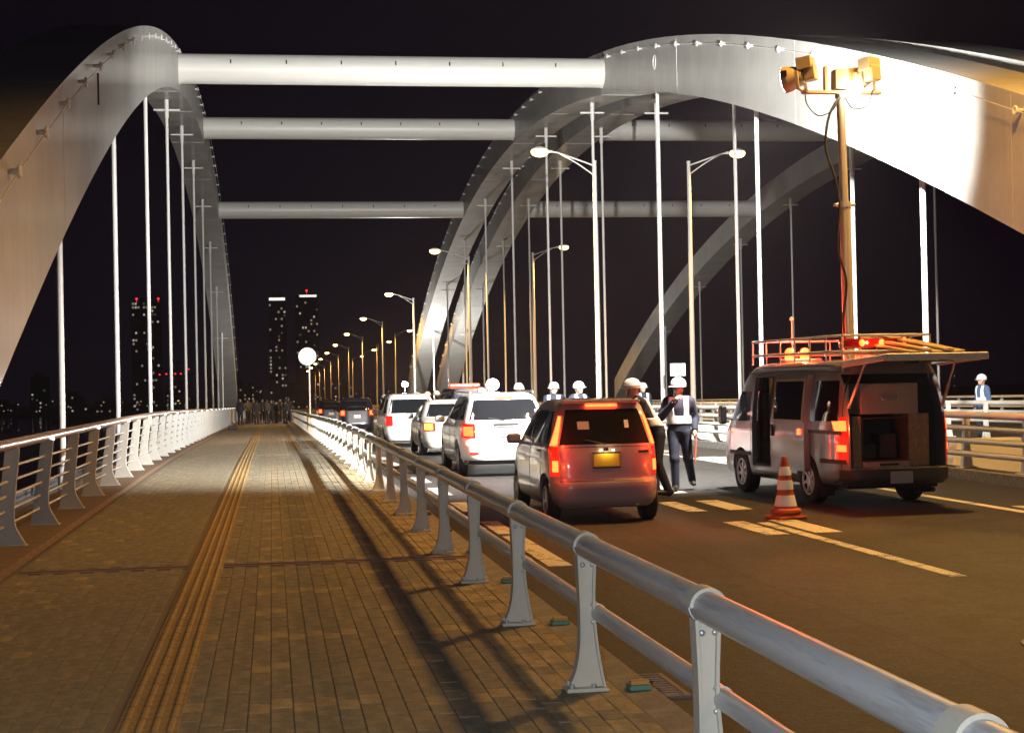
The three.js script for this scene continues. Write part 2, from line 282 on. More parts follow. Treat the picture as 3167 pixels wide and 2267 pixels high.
const ribD = archRib('pale grey steel arch rib farthest right, on the far side of the twin bridge', 32.8, 34.4, 0);
{ // small fittings on the big faces: bolted hand holes and a cable conduit
  mesh('conduit', rod(V(-3.15, ribTop(31) - 1.25, -30.4), V(-3.15, ribTop(31) - 0.65, -30.4), 0.018), M.slot, ribA);
  mesh('hand_hole', new THREE.TorusGeometry(0.17, 0.02, 6, 20).rotateY(Math.PI / 2).scale(1, 1.35, 1).translate(12.74, ribTop(50) - 0.75, -50.2), M.lug, ribB);
  mesh('face_seam', box(0.012, 1.5, 0.03, 12.742, ribTop(47.4) - 0.85, -47.4), M.lug, ribB);
}
function crossBeam(label, x0, x1, d, y, n) {
  const t = thing('cross_beam', label, 'beam', 0, y, d, 0, 'tubular cross beams between the arch ribs');
  mesh('beam_tube', new THREE.CylinderGeometry(0.55, 0.55, x1 - x0, 40, 1).rotateZ(Math.PI / 2).translate((x0 + x1) / 2, 0, 0), M.beam, t);
  mesh('end_collar', [new THREE.CylinderGeometry(0.575, 0.575, 0.05, 40).rotateZ(Math.PI / 2).translate(x0 + 0.028, 0, 0), new THREE.CylinderGeometry(0.575, 0.575, 0.05, 40).rotateZ(Math.PI / 2).translate(x1 - 0.028, 0, 0)], M.beam, t);
  for (let i = 0; i < n; i++) mesh('bracket_slot', rbox(0.05, 0.16, 0.05, 0.015, x0 + 1.9 + (x1 - x0 - 3.8) * i / (n - 1), 0.18, 0.52), M.slot, t);
  return t;
}
const BM = [[58.33, 13.42, 'nearest and highest in view'], [80.36, 14.87, 'second away, at the crown'], [102.45, 13.19, 'farthest of the three']];
for (const [d, y, w] of BM) crossBeam(`white tubular cross beam over the near carriageway, ${w}`, -3.16, 12.74, d, y, 7);
for (const [d, y, w] of BM) crossBeam(`pale tubular cross beam over the twin bridge, ${w}`, 17.11, 32.79, d, y, 7);

// ================================================================= railings
{ // left: curved plate posts, brown handrail with small lights under it, five thin bars
  const t = thing('walkway_railing', 'outer walkway railing with curved plate posts, thin bars and brown handrail', 'railing');
  const prof = new THREE.Shape(); // outline across the walkway; +x is towards the walkway
  prof.moveTo(-0.17, 0); prof.lineTo(0.15, 0); prof.bezierCurveTo(0.09, 0.10, 0.035, 0.18, 0.03, 0.30); prof.bezierCurveTo(0.025, 0.5, 0.08, 0.75, 0.10, 1.02); prof.lineTo(-0.04, 1.02); prof.bezierCurveTo(-0.06, 0.7, -0.12, 0.45, -0.13, 0.30); prof.lineTo(-0.17, 0);
  const pg = new THREE.ExtrudeGeometry(prof, { depth: 0.022, bevelEnabled: true, bevelThickness: 0.004, bevelSize: 0.004, bevelOffset: -0.004, bevelSegments: 1, curveSegments: 10 }).translate(0, 0, -0.011);
  const rim = tube([V(0.148, 0.01, 0), V(0.10, 0.09, 0), V(0.045, 0.20, 0), V(0.032, 0.32, 0), V(0.045, 0.5, 0), V(0.075, 0.78, 0), V(0.098, 1.01, 0)], 0.016, 16, 6);
  const foot = rbox(0.36, 0.016, 0.12, 0.006, -0.01, 0.008, 0);
  const postG = merge([pg, foot]), XB = -2.70, Y0 = 0.045;
  let k = 0; const END = 215, step = 2.52, start = 16.75 - 2.52 * 7;
  for (let d = start; d < END; d += step, k++) {
    const y = deckY(d) + Y0, p = mesh('post', postG, M.post, t); p.position.set(XB, y, -d);
    if (d < 130) { const f = mesh('edge_strip', rim, M.post, p); }
    if (k % 2 === 0 && d < 125) { const l = mesh('rail_light', new THREE.SphereGeometry(0.042, 14, 10).scale(0.7, 0.75, 1.9), glow(1.0, 0.95, 0.84, 3.0, [0.5, 0.5, 0.5]), t); l.position.set(XB + 0.088, y + 1.028, -d - 0.06); }
    if (d + step < END) for (let b = 0; b < 5; b++) {
      const h = 0.20 + 0.155 * b, off = -0.07 + 0.12 * Math.max(0, h - 0.25);
      const y2 = deckY(d + step) + Y0; mesh('bar', rod(V(XB + off, y + h, -d), V(XB + off, y2 + h, -d - step), 0.016, 0.016, 6, false), M.post, t);
    }
  }
  mesh('handrail', deckTube(XB + 0.03, Y0 + 1.055, 0.058, start, END, 14), M.brownRail, t);
}
{ // right: cast channel posts with flared feet, two tubes
  const t = thing('tubular_railing', 'pale tubular railing between walkway and road, with two rails on flared posts', 'railing');
  const prof = new THREE.Shape(); // +x towards the road
prof.moveTo(-0.105, 0); prof.lineTo(0.085, 0); prof.bezierCurveTo(0.06, 0.16, 0.022, 0.40, 0.042, 0.70); prof.lineTo(-0.042, 0.70); prof.bezierCurveTo(-0.034, 0.42, -0.034, 0.20, -0.06, 0.11); prof.lineTo(-0.105, 0.02); prof.lineTo(-0.105, 0);
  const web = new THREE.ExtrudeGeometry(prof, { depth: 0.03, bevelEnabled: true, bevelThickness: 0.005, bevelSize: 0.005, bevelOffset: -0.005, bevelSegments: 1, curveSegments: 12 }).translate(0, 0, -0.015);
  const flange = (pts, w) => { const c = new THREE.CatmullRomCurve3(pts), n = 14, g = []; for (let i = 0; i < n; i++) { const a = c.getPoint(i / n), b = c.getPoint((i + 1) / n), m = a.clone().add(b).multiplyScalar(0.5), l = a.distanceTo(b), q = box(0.014, l * 1.03, w); q.rotateZ(Math.atan2(-(b.x - a.x), b.y - a.y)); g.push(q.translate(m.x, m.y, m.z)); } return merge(g); };
  const fl = [flange([V(0.087, 0.0, 0), V(0.052, 0.2, 0), V(0.033, 0.42, 0), V(0.044, 0.71, 0)], 0.085), flange([V(-0.09, 0.045, 0), V(-0.062, 0.11, 0), V(-0.039, 0.24, 0), V(-0.036, 0.45, 0), V(-0.044, 0.71, 0)], 0.085)];
  const foot = rbox(0.225, 0.022, 0.15, 0.006, -0.012, 0.011, 0);
  const saddle = new THREE.CylinderGeometry(0.074, 0.074, 0.11, 16, 1, false, Math.PI / 2, Math.PI).rotateX(Math.PI / 2).translate(0, 0.76, 0);
  const bolt = new THREE.CylinderGeometry(0.014, 0.014, 0.022, 8), sideBolt = new THREE.SphereGeometry(0.013, 8, 6).scale(1, 1, 0.7);
  const XR = 1.62, step = 2.30, start = 8.08 - 2.30 * 4, END = 215;
  for (let d = start, k = 0; d < END; d += step, k++) {
    const y = deckY(d) + 0.002, p = mesh('post', [web, foot, saddle], M.postCream, t); p.position.set(XR, y, -d);
    if (d < 60) for (const f of fl) mesh('flange', f, M.postCream, p);
    if (d > 5 && d < 20) { for (const q of [[-0.095, 0.03, 0.05], [-0.095, 0.03, -0.05], [0.02, 0.03, 0.058], [0.02, 0.03, -0.058]]) mesh('bolt', bolt, M.steel, p).position.set(...q); for (const q of [[0.03, 0.66], [0.03, 0.45], [0.03, 0.36], [-0.02, 0.66]]) mesh('bolt', sideBolt, M.steel, p).position.set(q[0], q[1], 0.026); }
    if (d + step < END) { const y2 = deckY(d + step);
      mesh('top_rail', rod(V(XR, y + 0.76, -d - 0.004), V(XR, y2 + 0.76, -d - step + 0.004), 0.0625, 0.0625, 28, false), M.rail, t);
      mesh('lower_rail', rod(V(XR + 0.062, y + 0.405, -d - 0.004), V(XR + 0.062, y2 + 0.405, -d - step + 0.004), 0.042, 0.042, 20, false), M.rail, t);
      if (d < 60) { const s = mesh('rail_sleeve', new THREE.TorusGeometry(0.0628, 0.0035, 6, 28), M.white, t); s.position.set(XR, y + 0.76, -d); mesh('rail_sleeve', new THREE.TorusGeometry(0.0422, 0.0035, 6, 20), M.white, t).position.set(XR + 0.062, y + 0.405, -d); }
    }
  }
}
function guardRail(label, x, d0, d1, sideIn) { // four round rails on box posts
  const t = thing('guard_rail', label, 'guard rail');
  const pg = merge([plate([[-0.10, 0], [0.10, 0], [0.05, 0.35], [0.05, 0.93], [-0.05, 0.93], [-0.06, 0.35]], 0.11, 0.01), rbox(0.30, 0.03, 0.26, 0.008, 0, 0.015, 0)]);
  for (let d = d0; d < d1; d += 2.2) { const p = mesh('post', pg, M.postCream, t); p.position.set(x, deckY(d), -d); }
  for (const [h, r] of [[0.92, 0.062], [0.70, 0.05], [0.48, 0.05], [0.26, 0.05]]) mesh('rail', deckTube(x + sideIn * 0.09, h, r, d0, d1, 10), M.postCream, t);
}
guardRail('four-rail cream guard rail on the right edge of the near carriageway', 11.88, 1.3, 210, -1);
guardRail('four-rail cream guard rail on the near edge of the twin bridge', 17.78, 6.2, 210, 1);
guardRail('four-rail cream guard rail on the far edge of the twin bridge', 32.1, 30.0, 210, -1);

// white hollow barrier blocks standing between the two bridges
for (const [x, d, w] of [[13.25, 27.6, 'nearest the van'], [13.3, 33.6, 'second from the van'], [13.0, 44.6, 'farther along, left of the van']]) {
  const t = thing('barrier_block', `white plastic barrier block behind the guard rail, ${w}`, 'barrier', x, deckY(d) - 0.32, d, 0, 'white barrier blocks between the bridges');
  mesh('block', plate([[-0.72, 0], [0.72, 0], [0.80, 0.12], [0.62, 0.74], [-0.62, 0.74], [-0.80, 0.12]], 0.42, 0.035), std(0.72, 0.72, 0.70, 0.45), t);
  mesh('filler_cap', new THREE.CylinderGeometry(0.05, 0.05, 0.03, 14).translate(0, 0.755, 0), M.white, t);
  mesh('foot', [box(0.4, 0.06, 0.46, -0.35, -0.02, 0), box(0.4, 0.06, 0.46, 0.35, -0.02, 0)], M.white, t);
}
// ================================================================= street lamps
const SODIUM = col(1.0, 0.51, 0.12), LAMP_CD = 560;
const lampLens = glow(1.0, 0.62, 0.18, 7, [0.6, 0.5, 0.4]), farLens = glow(1.0, 0.62, 0.18, 26, [0.6, 0.5, 0.4]);
function streetLamp(label, x, d, side, H = 10.23) {
  const t = thing('street_lamp', label, 'street lamp', x, deckY(d), d, 0, side < 0 ? 'street lamps of the near carriageway' : 'street lamps of the twin bridge');
  const y0 = -0.3;
  mesh('pole', [rod(V(0, y0, 0), V(0, H, 0), 0.115, 0.075, 14), new THREE.CylinderGeometry(0.17, 0.19, 0.5, 14).translate(0, y0 + 0.25, 0)], M.lampPole, t);
  mesh('pole_cap', new THREE.CylinderGeometry(0.085, 0.085, 0.07, 14).translate(0, H + 0.035, 0), M.lampPole, t);
  mesh('arm', [tube([V(0, H - 0.12, 0), V(side * 0.8, H + 0.16, 0), V(side * 1.45, H + 0.38, 0), V(side * 1.75, H + 0.42, 0)], 0.034, 16, 8), tube([V(0, H - 0.50, 0), V(side * 0.7, H - 0.02, 0), V(side * 1.35, H + 0.34, 0)], 0.028, 12, 8)], M.lampPole, t);
  mesh('housing', [new THREE.SphereGeometry(0.275, 20, 8, 0, 6.2832, 0, Math.PI * 0.37).scale(1.25, 0.76, 0.80).translate(side * 2.12, H + 0.405, 0), new THREE.CylinderGeometry(0.06, 0.05, 0.25, 10).rotateZ(Math.PI / 2).translate(side * 1.74, H + 0.42, 0)], M.lampPole, t);
  const head = mesh('lamp_lens', new THREE.SphereGeometry(0.27, 20, 12, 0, 6.2832, Math.PI * 0.36, Math.PI * 0.64).scale(1.25, 0.72, 0.80).translate(side * 2.12, H + 0.40, 0), d > 110 ? farLens : lampLens, t);
  const l = new THREE.SpotLight(SODIUM, LAMP_CD, 0, 1.33, 0.22, 2); l.position.set(side * 2.12, H + 0.12, 0); l.target.position.set(side * 2.3, 0, 0); l.castShadow = d < 100; l.shadow.radius = 20; t.add(l, l.target);
  return t;
}
{
  const ord = ['', 'behind the van, out of the picture on the right', 'tallest in view, its arm crossing the near arch rib', 'second in view of its row', 'third in view of its row', 'fourth in view of its row', 'fifth in view of its row', 'sixth in view of its row', 'seventh in view of its row', 'eighth in view of its row', 'ninth in view of its row', 'tenth in view of its row', 'last of its row, a mere point of light'];
  for (let k = -1; k < 12; k++) streetLamp(k < 0 ? 'street lamp of the near carriageway behind the camera' : `street lamp with left-pointing arm, ${ord[k + 1] || ord[12]}`, 12.36, 19.7 + 38.6 * k, -1);
  const ord2 = ['tall one left of the van mast', 'second away', 'third away', 'fourth away', 'fifth away', 'sixth away', 'seventh away', 'farthest'];
  for (let k = -1; k < 8; k++) streetLamp(k < 0 ? 'street lamp of the twin bridge outside the right edge of the picture' : `street lamp with right-pointing arm, ${ord2[k]}`, 17.36, 63 + 39.3 * k, 1, 10.95);
}

// ================================================================= vehicles
const SEG = 72;
function pchip(xs, ys) { // smooth curve through the points that never overshoots
  const n = xs.length, h = [], dl = [], m = new Array(n).fill(0);
  for (let i = 0; i < n - 1; i++) { h.push(xs[i + 1] - xs[i]); dl.push((ys[i + 1] - ys[i]) / h[i]); }
  m[0] = dl[0]; m[n - 1] = dl[n - 2];
  for (let i = 1; i < n - 1; i++) m[i] = dl[i - 1] * dl[i] <= 0 ? 0 : 2 / (1 / dl[i - 1] + 1 / dl[i]);
  return x => { if (x <= xs[0]) return ys[0]; if (x >= xs[n - 1]) return ys[n - 1]; let i = 0; while (x > xs[i + 1]) i++; const t = (x - xs[i]) / h[i], t2 = t * t, t3 = t2 * t; return ys[i] * (2 * t3 - 3 * t2 + 1) + m[i] * h[i] * (t3 - 2 * t2 + t) + ys[i + 1] * (3 * t2 - 2 * t3) + m[i + 1] * h[i] * (t3 - t2); };
}
// a car body as a stack of rounded outlines: at each height its half width, its nose and its tail; the car drives towards -z
class Shell {
  constructor(levels, n = 5.5, crown = 0.04) { const c = k => levels.map(l => l[k]); this.levels = levels; this.n = n; this.crown = crown; this.y0 = levels[0][0]; this.y1 = levels[levels.length - 1][0]; this.w = pchip(c(0), c(1)); this.zf = pchip(c(0), c(2)); this.zb = pchip(c(0), c(3)); }
  back(x, y) { const w = this.w(y), f = this.zf(y), b = this.zb(y); return (f + b) / 2 + (b - f) / 2 * Math.pow(Math.max(0, 1 - Math.pow(Math.abs(x) / w, this.n)), 1 / this.n); }
  front(x, y) { const w = this.w(y), f = this.zf(y), b = this.zb(y); return (f + b) / 2 - (b - f) / 2 * Math.pow(Math.max(0, 1 - Math.pow(Math.abs(x) / w, this.n)), 1 / this.n); }
  side(z, y) { const w = this.w(y), f = this.zf(y), b = this.zb(y); return w * Math.pow(Math.max(0, 1 - Math.pow(Math.abs(z - (f + b) / 2) / ((b - f) / 2), this.n)), 1 / this.n); }
  geometry(rows = 46, inset = 0) {
    const pos = [], idx = [], ring = (y, k, lift = 0) => { const w = (this.w(y) - inset) * k, f = this.zf(y) + inset, b = this.zb(y) - inset, zc = (f + b) / 2, L = (b - f) / 2 * k; for (let i = 0; i < SEG; i++) { const a = i / SEG * 2 * Math.PI, c = Math.cos(a), s = Math.sin(a); pos.push(Math.sign(c) * w * Math.pow(Math.abs(c), 2 / this.n), y + lift, zc + Math.sign(s) * L * Math.pow(Math.abs(s), 2 / this.n)); } };
    const y0 = this.y0 + inset, y1 = this.y1 - inset; let r = 0; ring(y0, 0.6); r++; ring(y0, 0.97); r++;
    for (let i = 0; i <= rows; i++) { ring(y0 + (y1 - y0) * i / rows, 1); r++; }
    for (const [k, l] of [[0.96, 0.35], [0.88, 0.62], [0.7, 0.85], [0.4, 0.97], [0.15, 1]]) { ring(y1, k, l * this.crown); r++; }
    for (let j = 0; j + 1 < r; j++) for (let i = 0; i < SEG; i++) { const a = j * SEG + i, b = j * SEG + (i + 1) % SEG, c = a + SEG, d = b + SEG; idx.push(a, c, b, b, c, d); }
    const lo = pos.length / 3; pos.push(0, y0, (this.zf(y0) + this.zb(y0)) / 2); const hi = lo + 1; pos.push(0, y1 + this.crown, (this.zf(y1) + this.zb(y1)) / 2);
    for (let i = 0; i < SEG; i++) { const j = (i + 1) % SEG; idx.push(lo, i, j); idx.push(hi, (r - 1) * SEG + j, (r - 1) * SEG + i); }
    const g = new THREE.BufferGeometry(); g.setAttribute('position', new THREE.Float32BufferAttribute(pos, 3)); g.setIndex(idx); g.computeVertexNormals();
    const uv = []; for (let i = 0; i < pos.length; i += 3) uv.push(pos[i] + pos[i + 2], pos[i + 1]); g.setAttribute('uv', new THREE.Float32BufferAttribute(uv, 2)); return g;
  }
  // a panel lying on the tail, the nose or a flank: a(v) .. b(v) across, y0 .. y1 high, proud by off
  panel(where, y0, y1, a, b, off = 0.006, nu = 14, nv = 10) {
    const pos = [], idx = [], fa = typeof a === 'function' ? a : () => a, fb = typeof b === 'function' ? b : () => b;
    const P = (u, y, o) => where === 'back' ? V(u, y, this.back(u, y) + o) : where === 'front' ? V(u, y, this.front(u, y) - o) : where === 'left' ? V(-this.side(u, y) - o, y, u) : V(this.side(u, y) + o, y, u);
    for (let j = 0; j <= nv; j++) for (let i = 0; i <= nu; i++) { const v = j / nv, y = y0 + (y1 - y0) * v, u = fa(v) + (fb(v) - fa(v)) * i / nu, p = P(u, y, off); pos.push(p.x, p.y, p.z); }
    const N = nu + 1, flip = where === 'left' || where === 'front' ? (where === 'left' ? 0 : 1) : (where === 'right' ? 1 : 0);
    const tri = (p, q, r) => flip ? idx.push(p, r, q) : idx.push(p, q, r);
    for (let j = 0; j < nv; j++) for (let i = 0; i < nu; i++) { const k = j * N + i; tri(k, k + 1, k + N); tri(k + 1, k + N + 1, k + N); }
    const edge = []; for (let i = 0; i <= nu; i++) edge.push([i, 0]); for (let j = 1; j <= nv; j++) edge.push([nu, j]); for (let i = nu - 1; i >= 0; i--) edge.push([i, nv]); for (let j = nv - 1; j >= 0; j--) edge.push([0, j]);
    const base = pos.length / 3; edge.forEach(([i, j]) => { const v = j / nv, y = y0 + (y1 - y0) * v, u = fa(v) + (fb(v) - fa(v)) * i / nu, t = P(u, y, off), s = P(u, y, -0.012); pos.push(t.x, t.y, t.z, s.x, s.y, s.z); });
    for (let e = 0; e + 1 < edge.length; e++) { const k = base + 2 * e; tri(k, k + 1, k + 2); tri(k + 1, k + 3, k + 2); }
    const g = new THREE.BufferGeometry(); g.setAttribute('position', new THREE.Float32BufferAttribute(pos, 3)); g.setIndex(idx); g.computeVertexNormals();
    const uv = []; for (let i = 0; i < pos.length; i += 3) uv.push(pos[i], pos[i + 1]); g.setAttribute('uv', new THREE.Float32BufferAttribute(uv, 2)); return g;
  }
}
const csg = new Evaluator(); csg.attributes = ['position', 'normal', 'uv']; csg.useGroups = false;
function cut(geo, cutters) { let a = new Brush(geo); a.updateMatrixWorld(); for (const c of cutters) { const b = new Brush(clean(c)); b.updateMatrixWorld(); a = csg.evaluate(a, b, SUBTRACTION); } return a.geometry; }
function wheel(parent, r, w, x, z, rimMat) {
  const t = mesh('wheel', new THREE.LatheGeometry([[r * 0.62, -w / 2], [r * 0.93, -w / 2], [r, -w * 0.36], [r, w * 0.36], [r * 0.93, w / 2], [r * 0.62, w / 2]].map(p => new THREE.Vector2(...p)), 32).rotateZ(Math.PI / 2), M.rubber, parent); t.position.set(x, r, z);
  const s = Math.sign(x), g = [new THREE.CylinderGeometry(r * 0.16, r * 0.18, 0.05, 16).rotateZ(Math.PI / 2).translate(s * (w / 2 - 0.03), 0, 0), new THREE.TorusGeometry(r * 0.60, r * 0.05, 8, 30).rotateY(Math.PI / 2).translate(s * (w / 2 - 0.01), 0, 0), new THREE.CylinderGeometry(r * 0.62, r * 0.62, 0.02, 24).rotateZ(Math.PI / 2).translate(s * (w / 2 - 0.07), 0, 0)];
  for (let i = 0; i < 7; i++) g.push(box(0.022, r * 0.5, r * 0.13, s * (w / 2 - 0.025), r * 0.36, 0).rotateX(i / 7 * 2 * Math.PI));
  mesh('rim', g, rimMat || M.chrome, t); return t;
}
const TAIL = k => glow(1.0, 0.055, 0.010, 12 * k, [0.5, 0.02, 0.01]), tailHot = TAIL(1.0), tailDim = glow(1.0, 0.03, 0.012, 0.55, [0.35, 0.01, 0.01]), redLens = phys(0.40, 0.012, 0.010, 0.12, { clearcoat: 1, emissive: col(1, 0.02, 0.008), emissiveIntensity: 0.75 });
const amberHot = glow(1.0, 0.42, 0.05, 4.0, [0.5, 0.2, 0.02]);
function plateTex(text, sub) {
  const c = document.createElement('canvas'); c.width = 256; c.height = 128; const g = c.getContext('2d'); g.fillStyle = '#fff'; g.fillRect(0, 0, 256, 128); g.fillStyle = '#222'; g.textAlign = 'center';
  g.font = 'bold 30px sans-serif'; g.fillText(sub, 128, 38); g.font = 'bold 66px sans-serif'; g.fillText(text, 138, 108); const t = new THREE.CanvasTexture(c); t.colorSpace = THREE.SRGBColorSpace; return t;
}
function addCar(spec) {
  const t = thing(spec.name, spec.label, 'car', spec.x, deckY(spec.d) + ROAD, spec.d, spec.turn || 0, 'cars queueing in the left lane');
  const S = new Shell(spec.levels, spec.n || 5.5, spec.crown ?? 0.04), wz = spec.axles, wr = spec.wr || 0.29, hw = spec.hw;
  const arches = []; for (const z of wz) for (const s of [-1, 1]) arches.push(new THREE.CylinderGeometry(wr + 0.055, wr + 0.055, 0.30, 28).rotateZ(Math.PI / 2).translate(s * (hw - 0.08), wr + 0.01, z));
  mesh('body', cut(S.geometry(), arches), spec.paint, t);
  for (const z of wz) for (const s of [-1, 1]) wheel(t, wr, 0.17, s * (hw - 0.105), z, spec.rim);
  for (const p of spec.panels) { const m = mesh(p.name, S.panel(p.on, p.y[0], p.y[1], p.a, p.b, p.off ?? 0.006, p.nu || 14, p.nv || 10), p.mat, t); if (p.label) m.userData.label = p.label; for (const q of p.sub || []) mesh(q.name, S.panel(q.on || p.on, q.y[0], q.y[1], q.a, q.b, q.off ?? 0.012, 8, 8), q.mat, m); }
  for (const s of [-1, 1]) mesh('mirror', rbox(0.20, 0.14, 0.10, 0.04, s * (S.w(1.0) + 0.10), spec.mirrorY || 1.0, spec.mirrorZ), spec.paint, t);
  const py = spec.plateY, pz = S.back(spec.plateX || 0, py) + 0.012, pl = mesh('license_plate', rbox(0.33, 0.165, 0.012, 0.004, spec.plateX || 0, py, pz), spec.plate, t);
  mesh('plate_frame', [box(0.36, 0.02, 0.02, spec.plateX || 0, py + 0.094, pz - 0.002), box(0.36, 0.016, 0.02, spec.plateX || 0, py - 0.092, pz - 0.002)], M.black, t);
  if (spec.plateLamp) { const l = new THREE.PointLight(col(1, 0.72, 0.35), 0.10, 0, 2); l.position.set(spec.plateX || 0, py + 0.12, pz + 0.07); t.add(l); }
  if (spec.plateLamp) mesh('plate_lamp', [rbox(0.03, 0.016, 0.03, 0.005, -0.08 + (spec.plateX || 0), py + 0.125, pz + 0.025), rbox(0.03, 0.016, 0.03, 0.005, 0.08 + (spec.plateX || 0), py + 0.125, pz + 0.025)], glow(1, 0.72, 0.35, 14), t);
  (spec.more || (() => { }))(t, S);
  return t;
}
const paint = (r, g, b, m = 0.0) => phys(r, g, b, 0.38, { clearcoat: 1, clearcoatRoughness: 0.06, metalness: m });
const seam = (n, on, y0, y1, a, b) => ({ name: n, on, y: [y0, y1], a, b, mat: M.black, off: 0.003 });
const line = (p, q) => v => p + (q - p) * v;

// the dark red compact in front, brake lights on
addCar({
  name: 'hatchback', label: 'plum-grey hatchback with yellow plate and lit tall tail lights, nearest of the queue', x: 4.17, d: 20.95, hw: 0.735, axles: [-1.22, 1.16], wr: 0.285, n: 7, crown: 0.035,
  paint: paint(0.30, 0.23, 0.26, 0.0), rim: M.steel,
  levels: [[0.20, 0.66, -1.60, 1.60], [0.30, 0.715, -1.66, 1.685], [0.46, 0.735, -1.69, 1.70], [0.52, 0.737, -1.68, 1.69], [0.56, 0.737, -1.67, 1.655], [0.75, 0.737, -1.62, 1.645], [0.88, 0.73, -1.50, 1.63], [0.96, 0.722, -1.22, 1.61], [1.05, 0.705, -0.98, 1.57], [1.25, 0.655, -0.62, 1.49], [1.42, 0.60, -0.30, 1.40], [1.50, 0.565, -0.10, 1.33], [1.545, 0.52, 0.05, 1.22]],
  mirrorZ: -0.72, mirrorY: 1.02, plateY: 0.80, plateX: 0.0, plate: std(0.62, 0.42, 0.02, 0.5), plateLamp: true,
  panels: [
    { name: 'rear_window', on: 'back', y: [1.00, 1.44], a: line(-0.585, -0.47), b: line(0.585, 0.47), mat: M.glass },
    { name: 'rear_bumper', on: 'back', y: [0.24, 0.52], a: -0.705, b: 0.705, mat: paint(0.30, 0.23, 0.26, 0.0), off: 0.02, nu: 30 },
    seam('hatch_seam', 'back', 0.535, 0.547, -0.69, 0.69), seam('hatch_seam', 'back', 0.962, 0.972, -0.62, 0.62),
    ...[-1, 1].map(s => ({ name: 'tail_light', on: 'back', y: [0.99, 1.36], a: line(s * 0.615, s * 0.530), b: line(s * 0.682, s * 0.560), mat: tailHot, off: 0.016, nu: 5 })),
    ...[-1, 1].map(s => ({ name: 'tail_light', on: 'back', y: [0.60, 0.97], a: s * 0.60, b: s * 0.695, mat: redLens, off: 0.010, nu: 5, sub: [{ name: 'lit_core', y: [0.66, 0.80], a: s * 0.612, b: s * 0.672, mat: tailHot, off: 0.016 }] })),
    { name: 'high_brake_light', on: 'back', y: [1.475, 1.505], a: -0.20, b: 0.20, mat: tailHot, off: 0.05, nu: 10, nv: 3 },
    ...['left', 'right'].flatMap(s => [{ name: 'side_window', on: s, y: [1.01, 1.42], a: line(0.98, 0.98), b: line(1.40, 1.22), mat: M.glass, nu: 8 }, { name: 'side_window', on: s, y: [1.00, 1.43], a: line(0.16, 0.16), b: line(0.93, 0.93), mat: M.glass, nu: 8 }, { name: 'side_window', on: s, y: [1.00, 1.43], a: line(-0.72, -0.18), b: line(0.10, 0.10), mat: M.glass, nu: 8 }, seam('door_seam', s, 0.34, 0.98, 0.125, 0.137), seam('door_seam', s, 0.50, 0.98, 0.95, 0.962), { name: 'door_handle', on: s, y: [0.90, 0.925], a: 0.72, b: 0.88, mat: paint(0.30, 0.23, 0.26, 0.0), off: 0.03, nu: 4, nv: 3 }]),
    { name: 'windscreen', on: 'front', y: [1.02, 1.46], a: line(-0.62, -0.48), b: line(0.62, 0.48), mat: M.glass },
    { name: 'badge', on: 'back', y: [0.885, 0.915], a: 0.42, b: 0.56, mat: M.chrome, off: 0.008, nu: 3, nv: 2 },
    { name: 'emblem', on: 'back', y: [0.915, 0.955], a: -0.03, b: 0.03, mat: M.chrome, off: 0.012, nu: 4, nv: 4 },
    { name: 'sticker', on: 'back', y: [1.19, 1.29], a: -0.34, b: -0.19, mat: std(0.42, 0.36, 0.42, 0.5), off: 0.009, nu: 3, nv: 3 },
    { name: 'sticker', on: 'back', y: [1.20, 1.30], a: 0.27, b: 0.325, mat: std(0.7, 0.7, 0.72, 0.5), off: 0.009, nu: 3, nv: 3 },
  ],
  more: (t, S) => {
    mesh('roof_spoiler', rbox(1.02, 0.04, 0.20, 0.018, 0, 1.535, 1.31), paint(0.30, 0.23, 0.26, 0.0), t);
    mesh('rear_wiper', [rod(V(0, 1.0, S.back(0, 1.0) + 0.02), V(-0.26, 1.06, S.back(-0.26, 1.06) + 0.02), 0.009)], M.black, t);
    for (const sx of [-1, 1]) { const l = new THREE.PointLight(col(1, 0.06, 0.015), 0.8, 0, 2); l.position.set(sx * 0.66, 1.12, 1.74); t.add(l); const q = new THREE.PointLight(col(1, 0.06, 0.015), 0.3, 0, 2); q.position.set(sx * 0.66, 0.73, 1.80); t.add(q); }
    mesh('exhaust_pipe', rod(V(0.38, 0.24, 1.35), V(0.38, 0.24, 1.66), 0.025), M.chrome, t);
  },
});
